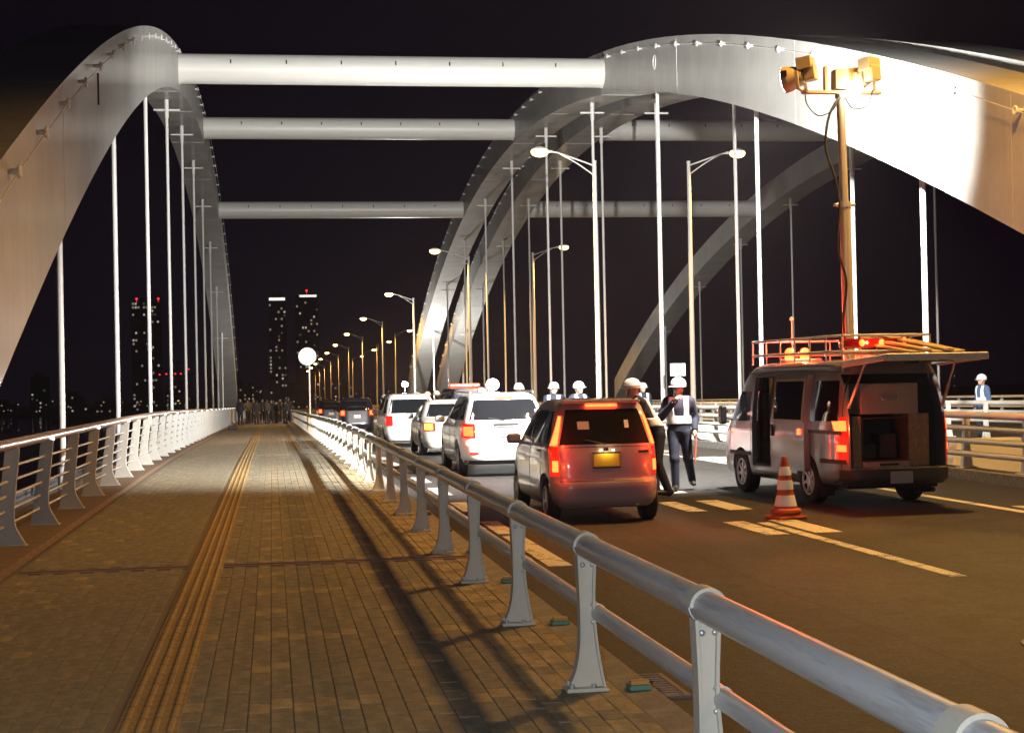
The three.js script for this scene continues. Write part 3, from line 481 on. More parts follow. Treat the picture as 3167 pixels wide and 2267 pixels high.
// white wagon, lit from behind by the floodlight
const whiteP = paint(0.78, 0.78, 0.77);
addCar({
  name: 'wagon', label: 'white wagon with amber-red corner lights directly ahead of the plum-grey hatchback', x: 4.46, d: 31.85, hw: 0.88, axles: [-1.35, 1.30], wr: 0.33, n: 6,
  paint: whiteP, rim: M.steel,
  levels: [[0.24, 0.80, -2.10, 2.08], [0.40, 0.87, -2.20, 2.20], [0.60, 0.885, -2.22, 2.20], [0.72, 0.885, -2.20, 2.13], [0.95, 0.875, -1.95, 2.11], [1.05, 0.855, -1.25, 2.08], [1.25, 0.79, -0.85, 2.01], [1.45, 0.71, -0.45, 1.90], [1.55, 0.66, -0.20, 1.80], [1.59, 0.60, -0.05, 1.66]],
  mirrorZ: -0.85, mirrorY: 1.08, plateY: 0.86, plate: std(0.8, 0.8, 0.78, 0.5),
  panels: [
    { name: 'rear_window', on: 'back', y: [1.10, 1.49], a: line(-0.70, -0.58), b: line(0.70, 0.58), mat: M.glass },
    { name: 'rear_bumper', on: 'back', y: [0.28, 0.62], a: -0.84, b: 0.84, mat: whiteP, off: 0.02, nu: 30 },
    ...[-1, 1].map(s => ({ name: 'tail_light', on: 'back', y: [0.76, 1.04], a: s * 0.60, b: s * 0.84, mat: redLens, off: 0.014, nu: 6, sub: [{ name: 'lit_core', y: [0.80, 0.98], a: s * 0.64, b: s * 0.80, mat: TAIL(0.8), off: 0.02 }] })),
    { name: 'high_brake_light', on: 'back', y: [1.51, 1.545], a: -0.18, b: 0.18, mat: tailHot, off: 0.03, nu: 8, nv: 3 },
    ...['left', 'right'].flatMap(s => [{ name: 'side_window', on: s, y: [1.10, 1.48], a: 1.10, b: line(1.80, 1.62), mat: M.glass, nu: 8 }, { name: 'side_window', on: s, y: [1.10, 1.50], a: 0.15, b: 1.04, mat: M.glass, nu: 8 }, { name: 'side_window', on: s, y: [1.10, 1.50], a: line(-0.90, -0.38), b: 0.09, mat: M.glass, nu: 8 }, seam('door_seam', s, 0.40, 1.06, 0.11, 0.122), seam('door_seam', s, 0.50, 1.06, 1.06, 1.072), { name: 'door_handle', on: s, y: [0.98, 1.005], a: 0.80, b: 1.0, mat: whiteP, off: 0.03, nu: 4, nv: 3 }]),
    { name: 'windscreen', on: 'front', y: [1.10, 1.50], a: line(-0.76, -0.60), b: line(0.76, 0.60), mat: M.glass },
    { name: 'hatch_trim', on: 'back', y: [0.965, 0.99], a: -0.36, b: 0.36, mat: M.chrome, off: 0.012, nu: 8, nv: 2 },
  ],
  more: (t, S) => { for (const sx of [-1, 1]) { const l = new THREE.PointLight(col(1, 0.07, 0.015), 1.6, 0, 2); l.position.set(sx * 0.74, 0.9, 2.24); t.add(l); }
    mesh('rear_wiper', rod(V(0, 1.08, S.back(0, 1.08) + 0.02), V(-0.34, 1.14, S.back(-0.34, 1.14) + 0.02), 0.010), M.black, t); mesh('hatch_handle', rbox(0.5, 0.05, 0.03, 0.01, 0, 1.01, S.back(0, 1.01) + 0.01), M.black, t);
    for (const sx of [-1, 1]) { mesh('bumper_reflector', S.panel('back', 0.44, 0.49, sx * 0.55, sx * 0.72, 0.03, 5, 2), redLens, t); mesh('hatch_seam', S.panel('back', 0.64, 1.08, sx * 0.565, sx * 0.575, 0.004, 2, 8), M.black, t); } mesh('bumper_skirt', S.panel('back', 0.25, 0.33, -0.78, 0.78, 0.026, 24, 3), M.black, t);
    mesh('roof_rail', [rod(V(-0.62, 1.64, -0.4), V(-0.62, 1.63, 1.6), 0.018), rod(V(0.62, 1.64, -0.4), V(0.62, 1.63, 1.6), 0.018)], M.steel, t); },
});
addCar({
  name: 'sedan', label: 'silver saloon with lit amber tail light between the two white cars', x: 4.68, d: 42.4, hw: 0.845, axles: [-1.35, 1.25], wr: 0.31, n: 5.5,
  paint: paint(0.55, 0.52, 0.47), rim: M.steel,
  levels: [[0.22, 0.78, -2.15, 2.12], [0.42, 0.84, -2.22, 2.20], [0.60, 0.85, -2.2, 2.18], [0.88, 0.84, -1.9, 2.10], [0.96, 0.82, -1.3, 1.85], [1.02, 0.79, -1.05, 1.55], [1.25, 0.69, -0.55, 1.18], [1.40, 0.60, -0.15, 0.85], [1.43, 0.54, 0.0, 0.70]],
  mirrorZ: -0.75, mirrorY: 1.02, plateY: 0.70, plate: std(0.8, 0.8, 0.78, 0.5),
  panels: [
    { name: 'rear_window', on: 'back', y: [1.03, 1.35], a: line(-0.66, -0.52), b: line(0.66, 0.52), mat: M.glass },
    { name: 'rear_bumper', on: 'back', y: [0.26, 0.56], a: -0.81, b: 0.81, mat: paint(0.55, 0.52, 0.47), off: 0.02, nu: 30 },
    ...[-1, 1].map(s => ({ name: 'tail_light', on: 'back', y: [0.66, 0.88], a: s * 0.50, b: s * 0.80, mat: redLens, off: 0.012, nu: 6, sub: [{ name: 'lit_core', y: [0.70, 0.85], a: s * 0.56, b: s * 0.76, mat: amberHot, off: 0.018 }] })),
    ...['left', 'right'].flatMap(s => [{ name: 'side_window', on: s, y: [1.01, 1.34], a: 0.10, b: line(1.0, 0.72), mat: M.glass, nu: 8 }, { name: 'side_window', on: s, y: [1.01, 1.34], a: line(-0.75, -0.28), b: 0.04, mat: M.glass, nu: 8 }]),
    { name: 'windscreen', on: 'front', y: [1.02, 1.36], a: line(-0.68, -0.54), b: line(0.68, 0.54), mat: M.glass },
  ],
});
const mini = (name, label, x, d, p, plateMat, lightY, lm, hotPlate) => addCar({
  name, label, x, d, hw: 0.845, axles: [-1.35, 1.35], wr: 0.31, n: 6.5, paint: p, rim: M.steel,
  levels: [[0.22, 0.78, -2.15, 2.15], [0.42, 0.84, -2.2, 2.22], [0.62, 0.85, -2.2, 2.20], [0.95, 0.84, -2.0, 2.16], [1.08, 0.825, -1.6, 2.14], [1.35, 0.765, -1.05, 2.06], [1.58, 0.70, -0.6, 1.96], [1.66, 0.64, -0.35, 1.85]],
  mirrorZ: -1.05, mirrorY: 1.1, plateY: 0.80, plate: plateMat,
  panels: [
    { name: 'rear_window', on: 'back', y: [1.08, 1.52], a: line(-0.70, -0.60), b: line(0.70, 0.60), mat: M.glass },
    { name: 'rear_bumper', on: 'back', y: [0.26, 0.60], a: -0.81, b: 0.81, mat: p, off: 0.02, nu: 30 },
    ...[-1, 1].map(s => ({ name: 'tail_light', on: 'back', y: lightY, a: s * 0.58, b: s * 0.80, mat: redLens, off: 0.012, nu: 6, sub: [{ name: 'lit_core', y: [lightY[0] + 0.05, lightY[1] - 0.05], a: s * 0.61, b: s * 0.77, mat: lm, off: 0.02 }] })),
    ...['left', 'right'].flatMap(s => [{ name: 'side_window', on: s, y: [1.08, 1.52], a: 1.15, b: line(1.92, 1.78), mat: M.glass, nu: 8 }, { name: 'side_window', on: s, y: [1.08, 1.52], a: 0.05, b: 1.08, mat: M.glass, nu: 8 }, { name: 'side_window', on: s, y: [1.08, 1.52], a: line(-1.1, -0.6), b: -0.02, mat: M.glass, nu: 8 }]),
    { name: 'windscreen', on: 'front', y: [1.10, 1.56], a: line(-0.72, -0.58), b: line(0.72, 0.58), mat: M.glass },
  ],
});
mini('minivan', 'white minivan in the queue ahead of the silver saloon', 4.36, 51.6, whiteP, std(0.8, 0.8, 0.78, 0.5), [0.68, 1.0], tailDim);
mini('minivan', 'dark blue minivan with bright white plate and orange-red lights farther up the queue', 4.06, 77.6, paint(0.02, 0.022, 0.04), std(0.86, 0.86, 0.88, 0.4), [0.82, 1.12], TAIL(0.9));
mini('minivan', 'black minivan at the front of the visible queue, seen beside the round sign', 3.72, 101.5, paint(0.012, 0.012, 0.014), std(0.8, 0.8, 0.78, 0.5), [0.82, 1.12], TAIL(0.9));

// ---- the silver works van with open tailgate and side door
{
  const HEAD = THREE.MathUtils.degToRad(4.5), cx = 8.28, cd = 22.55;
  const t = thing('works_van', 'silver emergency van with open tailgate, open side door, roof rack and red beacons', 'van', cx, ROAD, cd, HEAD);
  const silver = phys(0.22, 0.22, 0.23, 0.36, { clearcoat: 1, clearcoatRoughness: 0.07, metalness: 0.35 }), dark = std(0.035, 0.033, 0.032, 0.85), trim = std(0.07, 0.065, 0.06, 0.8);
  const S = new Shell([[0.30, 0.80, -2.26, 2.28], [0.40, 0.835, -2.34, 2.36], [0.62, 0.845, -2.36, 2.35], [0.95, 0.845, -2.33, 2.345], [1.08, 0.838, -2.22, 2.34], [1.30, 0.822, -1.98, 2.32], [1.60, 0.785, -1.72, 2.28], [1.84, 0.745, -1.48, 2.20], [1.97, 0.69, -1.25, 2.08], [2.00, 0.64, -1.12, 2.0]], 9, 0.035);
  const inner = new Shell([[0.44, 0.775, -1.1, 2.30], [0.95, 0.785, -1.1, 2.30], [1.30, 0.765, -1.1, 2.27], [1.60, 0.73, -1.1, 2.24], [1.84, 0.695, -1.1, 2.14], [1.93, 0.64, -1.05, 2.0]], 12, 0.01);
  const arches = []; for (const z of [-1.38, 1.16]) for (const s of [-1, 1]) arches.push(new THREE.CylinderGeometry(0.385, 0.385, 0.34, 28).rotateZ(Math.PI / 2).translate(s * 0.78, 0.33, z));
  const body = cut(S.geometry(50), [inner.geometry(30), box(1.42, 1.30, 0.9, 0, 1.17, 2.3), box(0.6, 1.36, 0.86, -0.85, 1.13, -0.48), box(0.5, 0.46, 0.74, -0.84, 1.36, -1.37), ...arches]);
  mesh('body', body, silver, t);
  mesh('interior_lining', cut(new Shell([[0.46, 0.765, -1.05, 2.10], [1.30, 0.755, -1.05, 2.08], [1.86, 0.68, -1.05, 2.0]], 12, 0.01).geometry(20), [new Shell([[0.48, 0.74, -1.03, 2.6], [1.30, 0.73, -1.03, 2.6], [1.83, 0.655, -1.03, 2.6]], 14, 0.01).geometry(20), box(0.6, 1.36, 0.86, -0.85, 1.13, -0.48)]), trim, t);
  for (const z of [-1.38, 1.16]) for (const s of [-1, 1]) wheel(t, 0.33, 0.20, s * 0.735, z, M.steel);
  mesh('underbody', [box(1.35, 0.10, 4.2, 0, 0.30, 0), rod(V(0.5, 0.22, 0.9), V(0.5, 0.22, 2.3), 0.035), rod(V(-0.7, 0.33, 1.16), V(0.7, 0.33, 1.16), 0.07)], M.black, t);
  for (const s of ['left', 'right']) { mesh('side_window', S.panel(s, 1.18, 1.74, 1.22, line(2.10, 2.04), 0.006, 8), M.glass, t); }
  mesh('side_window', S.panel('right', 1.18, 1.74, -0.9, 1.1, 0.006, 10), M.glass, t);
  mesh('cab_window', S.panel('left', 1.14, 1.60, line(-1.72, -1.52), line(-1.01, -1.01), -0.02, 8), phys(0.5, 0.52, 0.55, 0.03, { transmission: 1, thickness: 0 }), t);
  mesh('cab_window', S.panel('right', 1.14, 1.60, line(-1.72, -1.45), -1.0, 0.006, 8), M.glass, t);
  mesh('windscreen', S.panel('front', 1.12, 1.80, line(-0.76, -0.64), line(0.76, 0.64)), M.glass, t);
  mesh('door_seam', S.panel('left', 0.45, 1.10, -0.965, -0.95, 0.003, 2), M.black, t); mesh('door_seam', S.panel('left', 0.75, 1.80, -1.86, -1.848, 0.003, 2), M.black, t);
  mesh('belt_moulding', S.panel('left', 0.60, 0.66, -1.85, -0.98, 0.012, 8, 3), trim, t); mesh('belt_moulding', S.panel('left', 0.60, 0.66, 1.60, 2.25, 0.012, 8, 3), trim, t);
  // the sliding door, pushed back along the flank
  const sd = mesh('sliding_door', S.panel('left', 0.46, 1.83, 0.02, 1.24, 0.085, 14, 16), silver, t);
  mesh('side_window', S.panel('left', 1.19, 1.74, line(0.14, 0.14), line(1.14, 1.14), 0.092, 10), M.glass, sd);
  mesh('window_seal', [[0.10, 0.14, 1.16, 1.77], [1.14, 1.18, 1.16, 1.77]].map(a => S.panel('left', a[2], a[3], a[0], a[1], 0.093, 2)).concat([[1.155, 1.19], [1.74, 1.775]].map(a => S.panel('left', a[0], a[1], 0.14, 1.14, 0.093, 8, 2))), std(0.35, 0.27, 0.14, 0.5), sd);
  mesh('door_handle', rbox(0.03, 0.17, 0.05, 0.012, -0.945, 1.02, 0.13), M.black, sd);
  mesh('door_edge', box(0.07, 1.33, 0.02, -0.885, 1.13, 0.01), trim, sd);
  for (const zz of [1.27, 2.16]) mesh('panel_seam', S.panel('left', 0.50, 1.82, zz, zz + 0.010, 0.003, 2, 14), M.black, t);
  mesh('fuel_flap', S.panel('left', 0.80, 0.95, 1.62, 1.78, 0.004, 4, 4), silver, t); mesh('drip_rail', tube([V(-0.755, 1.86, -1.2), V(-0.765, 1.885, 0), V(-0.765, 1.885, 1.2), V(-0.74, 1.86, 2.1)], 0.010, 30, 6), trim, t);
  for (const sx of [-1, 1]) mesh('mud_flap', box(0.20, 0.26, 0.02, sx * 0.72, 0.26, 1.56), M.rubber, t);
  mesh('slide_rail', box(0.02, 0.05, 1.15, -0.852, 1.03, 1.72), M.black, t);
  mesh('marker_light', S.panel('left', 0.98, 1.06, 1.04, 1.13, 0.10, 3, 3), TAIL(0.7), sd);
  mesh('step', rbox(0.5, 0.06, 0.84, 0.02, -0.55, 0.46, -0.48), trim, t);
  // seats behind the open door
  const seat = mesh('seat', [rbox(1.1, 0.18, 0.48, 0.06, 0.05, 0.80, -0.62), rbox(1.1, 0.75, 0.16, 0.06, 0.05, 1.2, -0.36)], std(0.05, 0.035, 0.035, 0.9), t);
  mesh('front_seat', [rbox(0.5, 0.8, 0.18, 0.07, -0.40, 1.2, -1.0), rbox(0.26, 0.22, 0.12, 0.05, -0.40, 1.68, -0.98)], std(0.04, 0.035, 0.035, 0.9), t);
  for (const s of [-1, 1]) mesh('mirror', [rbox(0.10, 0.30, 0.17, 0.04, s * 0.98, 1.22, -1.80), rod(V(s * 0.8, 1.14, -1.75), V(s * 0.96, 1.18, -1.79), 0.018)], M.black, t);
  mesh('rear_bumper', [S.panel('back', 0.31, 0.52, -0.80, 0.80, 0.03, 30, 6)], std(0.05, 0.05, 0.052, 0.6), t);
  mesh('front_bumper', [S.panel('front', 0.31, 0.56, -0.82, 0.82, 0.03, 24, 6)], std(0.06, 0.06, 0.062, 0.6), t);
  mesh('sill_plate', rbox(1.40, 0.03, 0.14, 0.01, 0, 0.535, 2.30), M.chrome, t);
  mesh('license_plate', rbox(0.33, 0.165, 0.012, 0.004, -0.02, 0.41, 2.405), std(0.32, 0.32, 0.31, 0.6), t);
  for (const s of [-1, 1]) { const l = mesh('tail_light', S.panel('back', 0.62, 1.24, s * 0.735, s * 0.832, 0.012, 5, 12), redLens, t); mesh('lit_core', S.panel('back', 1.05, 1.19, s * 0.748, s * 0.815, 0.022, 5, 5), TAIL(0.9), l); mesh('lit_core', S.panel('back', 0.77, 0.86, s * 0.755, s * 0.812, 0.022, 5, 5), TAIL(0.8), l); }
  // tailgate lifted to the horizontal
  const tg = new THREE.Group(); tg.name = 'tailgate'; tg.position.set(0, 1.98, 2.06); tg.rotation.x = THREE.MathUtils.degToRad(-3); t.add(tg);
  mesh('gate_panel', [rbox(1.46, 0.055, 1.36, 0.02, 0, 0.0, 0.68), rbox(1.46, 0.10, 0.05, 0.02, 0, -0.02, 1.36), rbox(0.05, 0.09, 1.3, 0.02, -0.71, -0.02, 0.68), rbox(0.05, 0.09, 1.3, 0.02, 0.71, -0.02, 0.68)], std(0.62, 0.60, 0.56, 0.4), tg);
  mesh('gate_window', box(1.20, 0.012, 0.56, 0, -0.04, 0.42), M.glass, tg);
  for (const s of [-1, 1]) mesh('gas_strut', [rod(V(s * 0.66, -0.05, 0.62), V(s * 0.70, -0.62, 0.14), 0.014), rod(V(s * 0.68, -0.34, 0.38), V(s * 0.70, -0.62, 0.14), 0.024)], M.steel, tg);
  mesh('gate_handle', rbox(0.22, 0.05, 0.04, 0.015, -0.35, -0.08, 1.30), M.black, tg);
  // load: upper locker, lower open locker with plywood cheeks, drawer
  const ply = std(0.32, 0.25, 0.15, 0.75, { map: stoneTex }), pale = std(0.33, 0.30, 0.28, 0.7, { map: paintTex });
  const lk = mesh('upper_locker', rbox(0.86, 0.42, 0.5, 0.012, -0.06, 1.48, 1.92), pale, t); mesh('locker_handle', tube([V(-0.18, 1.52, 2.17), V(-0.18, 1.47, 2.20), V(0.06, 1.47, 2.20), V(0.06, 1.52, 2.17)], 0.012, 20, 6), M.steel, lk);
  const ll = mesh('lower_locker', [box(0.66, 0.02, 0.5, -0.14, 1.215, 1.92), box(0.66, 0.02, 0.5, -0.14, 0.63, 1.92), box(0.66, 0.6, 0.02, -0.14, 0.92, 1.66), box(0.02, 0.6, 0.5, -0.475, 0.92, 1.92), box(0.02, 0.6, 0.5, 0.195, 0.92, 1.92)], dark, t);
  mesh('plywood_cheek', rbox(0.13, 0.70, 0.5, 0.008, -0.56, 0.90, 1.93), ply, t); mesh('plywood_cheek', rbox(0.30, 0.72, 0.5, 0.008, 0.37, 0.91, 1.93), ply, t);
  const dr = mesh('drawer', rbox(0.70, 0.085, 0.5, 0.01, -0.14, 0.575, 1.95), pale, t); mesh('drawer_handle', rbox(0.28, 0.03, 0.03, 0.01, -0.10, 0.58, 2.21), M.black, dr);
  mesh('stowed_box', [rbox(0.22, 0.2, 0.3, 0.02, -0.30, 0.75, 1.86), rbox(0.26, 0.34, 0.3, 0.02, 0.0, 0.82, 1.84)], dark, ll);
  for (const [y, h] of [[1.55, 0.3], [1.12, 0.34], [0.8, 0.2]]) mesh('wall_tool', rbox(0.05, h, 0.05, 0.02, -0.64, y, 2.06), std(0.5, 0.5, 0.5, 0.4), t);
  // roof rack
  const rk = new THREE.Group(); rk.name = 'roof_rack'; t.add(rk);
  const bars = []; for (const s of [-1, 1]) { bars.push(rod(V(s * 0.66, 2.36, -1.25), V(s * 0.66, 2.36, 2.0), 0.017), rod(V(s * 0.66, 2.14, -1.25), V(s * 0.66, 2.14, 2.05), 0.02)); for (let z = -1.25; z <= 2.0; z += 0.541) bars.push(rod(V(s * 0.66, 2.0, z), V(s * 0.66, 2.36, z), 0.013)); }
  for (const z of [-1.25, -0.6, 0.05, 0.7, 1.35, 2.0]) bars.push(rod(V(-0.66, 2.14, z), V(0.66, 2.14, z), 0.017)); bars.push(rod(V(-0.66, 2.36, -1.25), V(0.66, 2.36, -1.25), 0.017), rod(V(-0.66, 2.36, 2.0), V(0.66, 2.36, 2.0), 0.017));
  mesh('rack_frame', bars, std(0.46, 0.49, 0.56, 0.4), rk);
  const redBeacon = glow(1.0, 0.045, 0.008, 18, [0.5, 0.02, 0.01]), dome = (x, y, z, name = 'beacon', parent = t) => { const b = mesh(name, [new THREE.CylinderGeometry(0.072, 0.08, 0.10, 18).translate(0, 0.05, 0), new THREE.SphereGeometry(0.072, 18, 8, 0, 6.2832, 0, Math.PI / 2).translate(0, 0.10, 0)], redBeacon, parent); b.position.set(x, y, z); return b; };
  mesh('beacon_base', rbox(0.62, 0.05, 0.24, 0.02, -0.20, 2.055, -0.45), M.white, t);
  dome(-0.38, 2.075, -0.45); dome(-0.13, 2.075, -0.45);
  const bl = new THREE.PointLight(col(1, 0.05, 0.015), 22, 0, 2); bl.position.set(-0.25, 2.30, -0.42); bl.castShadow = true; t.add(bl);
  const lb = mesh('light_bar', [rbox(1.02, 0.14, 0.18, 0.03, 0.10, 2.26, 1.42)], phys(0.14, 0.01, 0.01, 0.15, { clearcoat: 1 }), t);
  for (const x of [-0.13, 0.17]) mesh('beacon', new THREE.SphereGeometry(0.042, 14, 10).scale(1, 1.2, 0.8).translate(x, 2.265, 1.52), redBeacon, lb);
  mesh('beacon', rbox(0.035, 0.13, 0.035, 0.012, 0.47, 2.27, 1.62), TAIL(0.9), t);
  const bl2 = new THREE.PointLight(col(1, 0.05, 0.015), 1.2, 0, 2); bl2.position.set(0.02, 2.27, 1.66); t.add(bl2);
  const tailL = new THREE.PointLight(col(1, 0.07, 0.02), 1.4, 0, 2); tailL.position.set(-1.02, 1.12, 2.42); t.add(tailL);
  mesh('antenna', [rod(V(-0.1, 2.0, -1.0), V(-0.1, 2.72, -1.0), 0.008), new THREE.SphereGeometry(0.035, 10, 8).translate(-0.1, 2.72, -1.0)], M.white, t);
  // boards lashed on the rear of the rack
  const wood = std(0.46, 0.36, 0.20, 0.75, { map: stoneTex });
  for (let i = 0; i < 5; i++) { const b = mesh('plank', rbox(0.16, 0.03, 2.0, 0.006), wood, rk); b.position.set(0.12 + i * 0.13, 2.20 + 0.032 * (i % 2) + 0.012 * i, 1.75); b.rotation.set(0.10 + 0.012 * i, 0.04 * (i - 2), 0.03 * (i - 2)); }
  // folded side awning box
  mesh('awning_box', rbox(0.14, 0.12, 2.3, 0.03, 0.78, 2.10, 0.4), M.white, rk);
}

// ---- floodlight mast raised from the van roof
{
  const t = thing('floodlight_mast', 'telescopic mast with two boxy floodlights rising above the van roof', 'floodlight mast', 8.64, 1.86, 22.5);
  const yl = std(0.30, 0.23, 0.145, 0.55), steelP = std(0.50, 0.46, 0.40, 0.35, { metalness: 0.5 });
  mesh('mast_tube', [rod(V(0, 0, 0), V(-0.02, 2.4, 0), 0.085, 0.085, 18), rod(V(-0.02, 2.3, 0), V(-0.05, 4.0, 0), 0.062, 0.062, 16)], steelP, t);
  mesh('mast_collar', [new THREE.CylinderGeometry(0.10, 0.10, 0.08, 18).translate(-0.02, 2.36, 0), rbox(0.34, 0.05, 0.06, 0.015, -0.02, 2.36, 0), new THREE.CylinderGeometry(0.08, 0.08, 0.06, 16).translate(-0.05, 4.0, 0)], M.steel, t);
  mesh('cross_arm', [rbox(1.25, 0.05, 0.10, 0.012, -0.03, 4.06, 0), rbox(0.22, 0.30, 0.20, 0.02, -0.05, 4.25, 0), rbox(0.05, 0.40, 0.08, 0.01, -0.28, 4.25, 0)], yl, t);
  mesh('power_cable', tube([V(-0.08, 4.0, 0.06), V(-0.26, 3.7, 0.08), V(-0.33, 3.2, 0.09), V(-0.2, 2.75, 0.10), V(-0.14, 2.36, 0.10), V(-0.18, 1.7, 0.1), V(-0.06, 1.2, 0.1), V(-0.12, 0.6, 0.1), V(-0.08, 0.1, 0.08)], 0.02, 70, 8), M.black, t);
  mesh('lamp_cable', [tube([V(-0.62, 4.10, 0.05), V(-0.60, 3.88, 0.05), V(-0.42, 3.70, 0.05), V(-0.2, 3.78, 0.05), V(-0.08, 3.98, 0.05)], 0.009, 30, 6), tube([V(0.45, 4.10, 0.05), V(0.35, 3.85, 0.05), V(0.12, 3.82, 0.05), V(0.0, 3.98, 0.05)], 0.009, 30, 6)], M.black, t);
  const head = (x, dir, lit) => {
    const h = mesh('floodlight', [new THREE.CylinderGeometry(0.225, 0.15, 0.26, 8).rotateX(Math.PI / 2).translate(0, 0, 0.13), new THREE.CylinderGeometry(0.235, 0.225, 0.10, 8).rotateX(Math.PI / 2).translate(0, 0, 0.30), rbox(0.24, 0.26, 0.20, 0.02, 0.0, 0.02, -0.12)], yl, t);
    h.position.set(x, 4.31, 0); h.scale.setScalar(0.88); h.rotation.set(-Math.asin(dir.y), Math.atan2(dir.x, dir.z), 0, 'YXZ');
    mesh('ballast_box', rbox(0.30, 0.22, 0.26, 0.015, 0.0, 0.19, -0.06), yl, h);
    mesh('yoke', [rbox(0.03, 0.30, 0.06, 0.008, -0.25, -0.10, 0.06), rbox(0.03, 0.30, 0.06, 0.008, 0.25, -0.10, 0.06), rbox(0.52, 0.03, 0.06, 0.008, 0, -0.25, 0.06)], yl, h);
    for (const sx of [-1, 1]) mesh('clip', rbox(0.03, 0.10, 0.12, 0.008, sx * 0.232, 0.06, 0.28), M.black, h);
    mesh('floodlight_glass', new THREE.SphereGeometry(0.62, 20, 6, 0, 6.2832, 0, 0.36).rotateX(Math.PI / 2).translate(0, 0, -0.62 + 0.394), lit ? glow(1.0, 0.97, 0.9, 26, [0.6, 0.6, 0.6]) : phys(0.03, 0.03, 0.035, 0.08, { clearcoat: 1 }), h);
    return h;
  };
  head(-0.62, V(-0.80, -0.12, -0.58).normalize(), true); head(0.38, V(-0.46, -0.06, -0.88).normalize(), true);
  const addedGlowBall = mesh('added_glow_ball', [new THREE.SphereGeometry(0.115, 20, 14).translate(0.12, 4.10, 0.18), rbox(0.10, 0.14, 0.14, 0.02, 0.12, 4.14, 0.06)], glow(1.0, 0.90, 0.62, 14, [0.6, 0.6, 0.6]), t);  // glowing ball added for the bright spot under the right head
  const pl = new THREE.PointLight(col(1.0, 0.88, 0.6), 2.5, 0, 2); pl.position.set(0.10, 4.10, 0.27); t.add(pl);
}
{
  const spot = (x, aim, cd, angle, pen) => { const at = V(x, 6.20, -22.96), l = new THREE.SpotLight(col(1.0, 0.985, 0.95), cd, 0, angle, pen, 2); l.position.copy(at); l.target.position.copy(aim); l.castShadow = true; l.shadow.radius = 8; scene.add(l, l.target); };
  spot(9.0, V(10.0, 7.4, -40), 6000, 0.80, 0.95);      // right head: up the road, on to the arch and the cross beams
  spot(7.9, V(4.5, 0.0, -31.5), 2700, 0.86, 1.0);        // left head: down on the queue of cars
}
// ================================================================= people
// a closed surface round the places where f is negative (naive surface nets)
function nets(f, lo, hi, cell) {
  const nx = Math.ceil((hi.x - lo.x) / cell) + 1, ny = Math.ceil((hi.y - lo.y) / cell) + 1, nz = Math.ceil((hi.z - lo.z) / cell) + 1, F = new Float32Array(nx * ny * nz);
  const at = (i, j, k) => i + nx * (j + ny * k);
  for (let k = 0; k < nz; k++) for (let j = 0; j < ny; j++) for (let i = 0; i < nx; i++) F[at(i, j, k)] = f(lo.x + i * cell, lo.y + j * cell, lo.z + k * cell);
  const id = new Int32Array(nx * ny * nz).fill(-1), pos = [], idx = [];
  for (let k = 0; k < nz - 1; k++) for (let j = 0; j < ny - 1; j++) for (let i = 0; i < nx - 1; i++) {
    let n = 0, sx = 0, sy = 0, sz = 0; const c = [];
    for (let b = 0; b < 8; b++) c.push(F[at(i + (b & 1), j + ((b >> 1) & 1), k + (b >> 2))]);
    for (let a = 0; a < 8; a++) for (const bit of [1, 2, 4]) { if (a & bit) continue; const b = a | bit; if ((c[a] < 0) === (c[b] < 0)) continue; const t = c[a] / (c[a] - c[b]); sx += (a & 1) + (bit === 1 ? t : 0); sy += ((a >> 1) & 1) + (bit === 2 ? t : 0); sz += (a >> 2) + (bit === 4 ? t : 0); n++; }
    if (!n) continue; id[at(i, j, k)] = pos.length / 3; pos.push(lo.x + (i + sx / n) * cell, lo.y + (j + sy / n) * cell, lo.z + (k + sz / n) * cell);
  }
  const quad = (a, b, c, d, fl) => { if (a < 0 || b < 0 || c < 0 || d < 0) return; fl ? idx.push(a, b, c, a, c, d) : idx.push(a, c, b, a, d, c); };
  for (let k = 1; k < nz - 1; k++) for (let j = 1; j < ny - 1; j++) for (let i = 1; i < nx - 1; i++) {
    const s = F[at(i, j, k)] < 0;
    if (s !== (F[at(i + 1, j, k)] < 0)) quad(id[at(i, j - 1, k - 1)], id[at(i, j, k - 1)], id[at(i, j, k)], id[at(i, j - 1, k)], s);
    if (s !== (F[at(i, j + 1, k)] < 0)) quad(id[at(i - 1, j, k - 1)], id[at(i - 1, j, k)], id[at(i, j, k)], id[at(i, j, k - 1)], s);
    if (s !== (F[at(i, j, k + 1)] < 0)) quad(id[at(i - 1, j - 1, k)], id[at(i, j - 1, k)], id[at(i, j, k)], id[at(i - 1, j, k)], s);
  }
  const g = new THREE.BufferGeometry(); g.setAttribute('position', new THREE.Float32BufferAttribute(pos, 3)); g.setIndex(idx); g.computeVertexNormals(); return g;
}
const cap = (x, y, z, a, b, ra, rb) => { const dx = b.x - a.x, dy = b.y - a.y, dz = b.z - a.z, px = x - a.x, py = y - a.y, pz = z - a.z, t = Math.min(1, Math.max(0, (px * dx + py * dy + pz * dz) / (dx * dx + dy * dy + dz * dz + 1e-9))); return Math.hypot(px - t * dx, py - t * dy, pz - t * dz) - (ra + (rb - ra) * t); };
const smin = (a, b, k) => { const h = Math.max(k - Math.abs(a - b), 0) / k; return Math.min(a, b) - h * h * k * 0.25; };
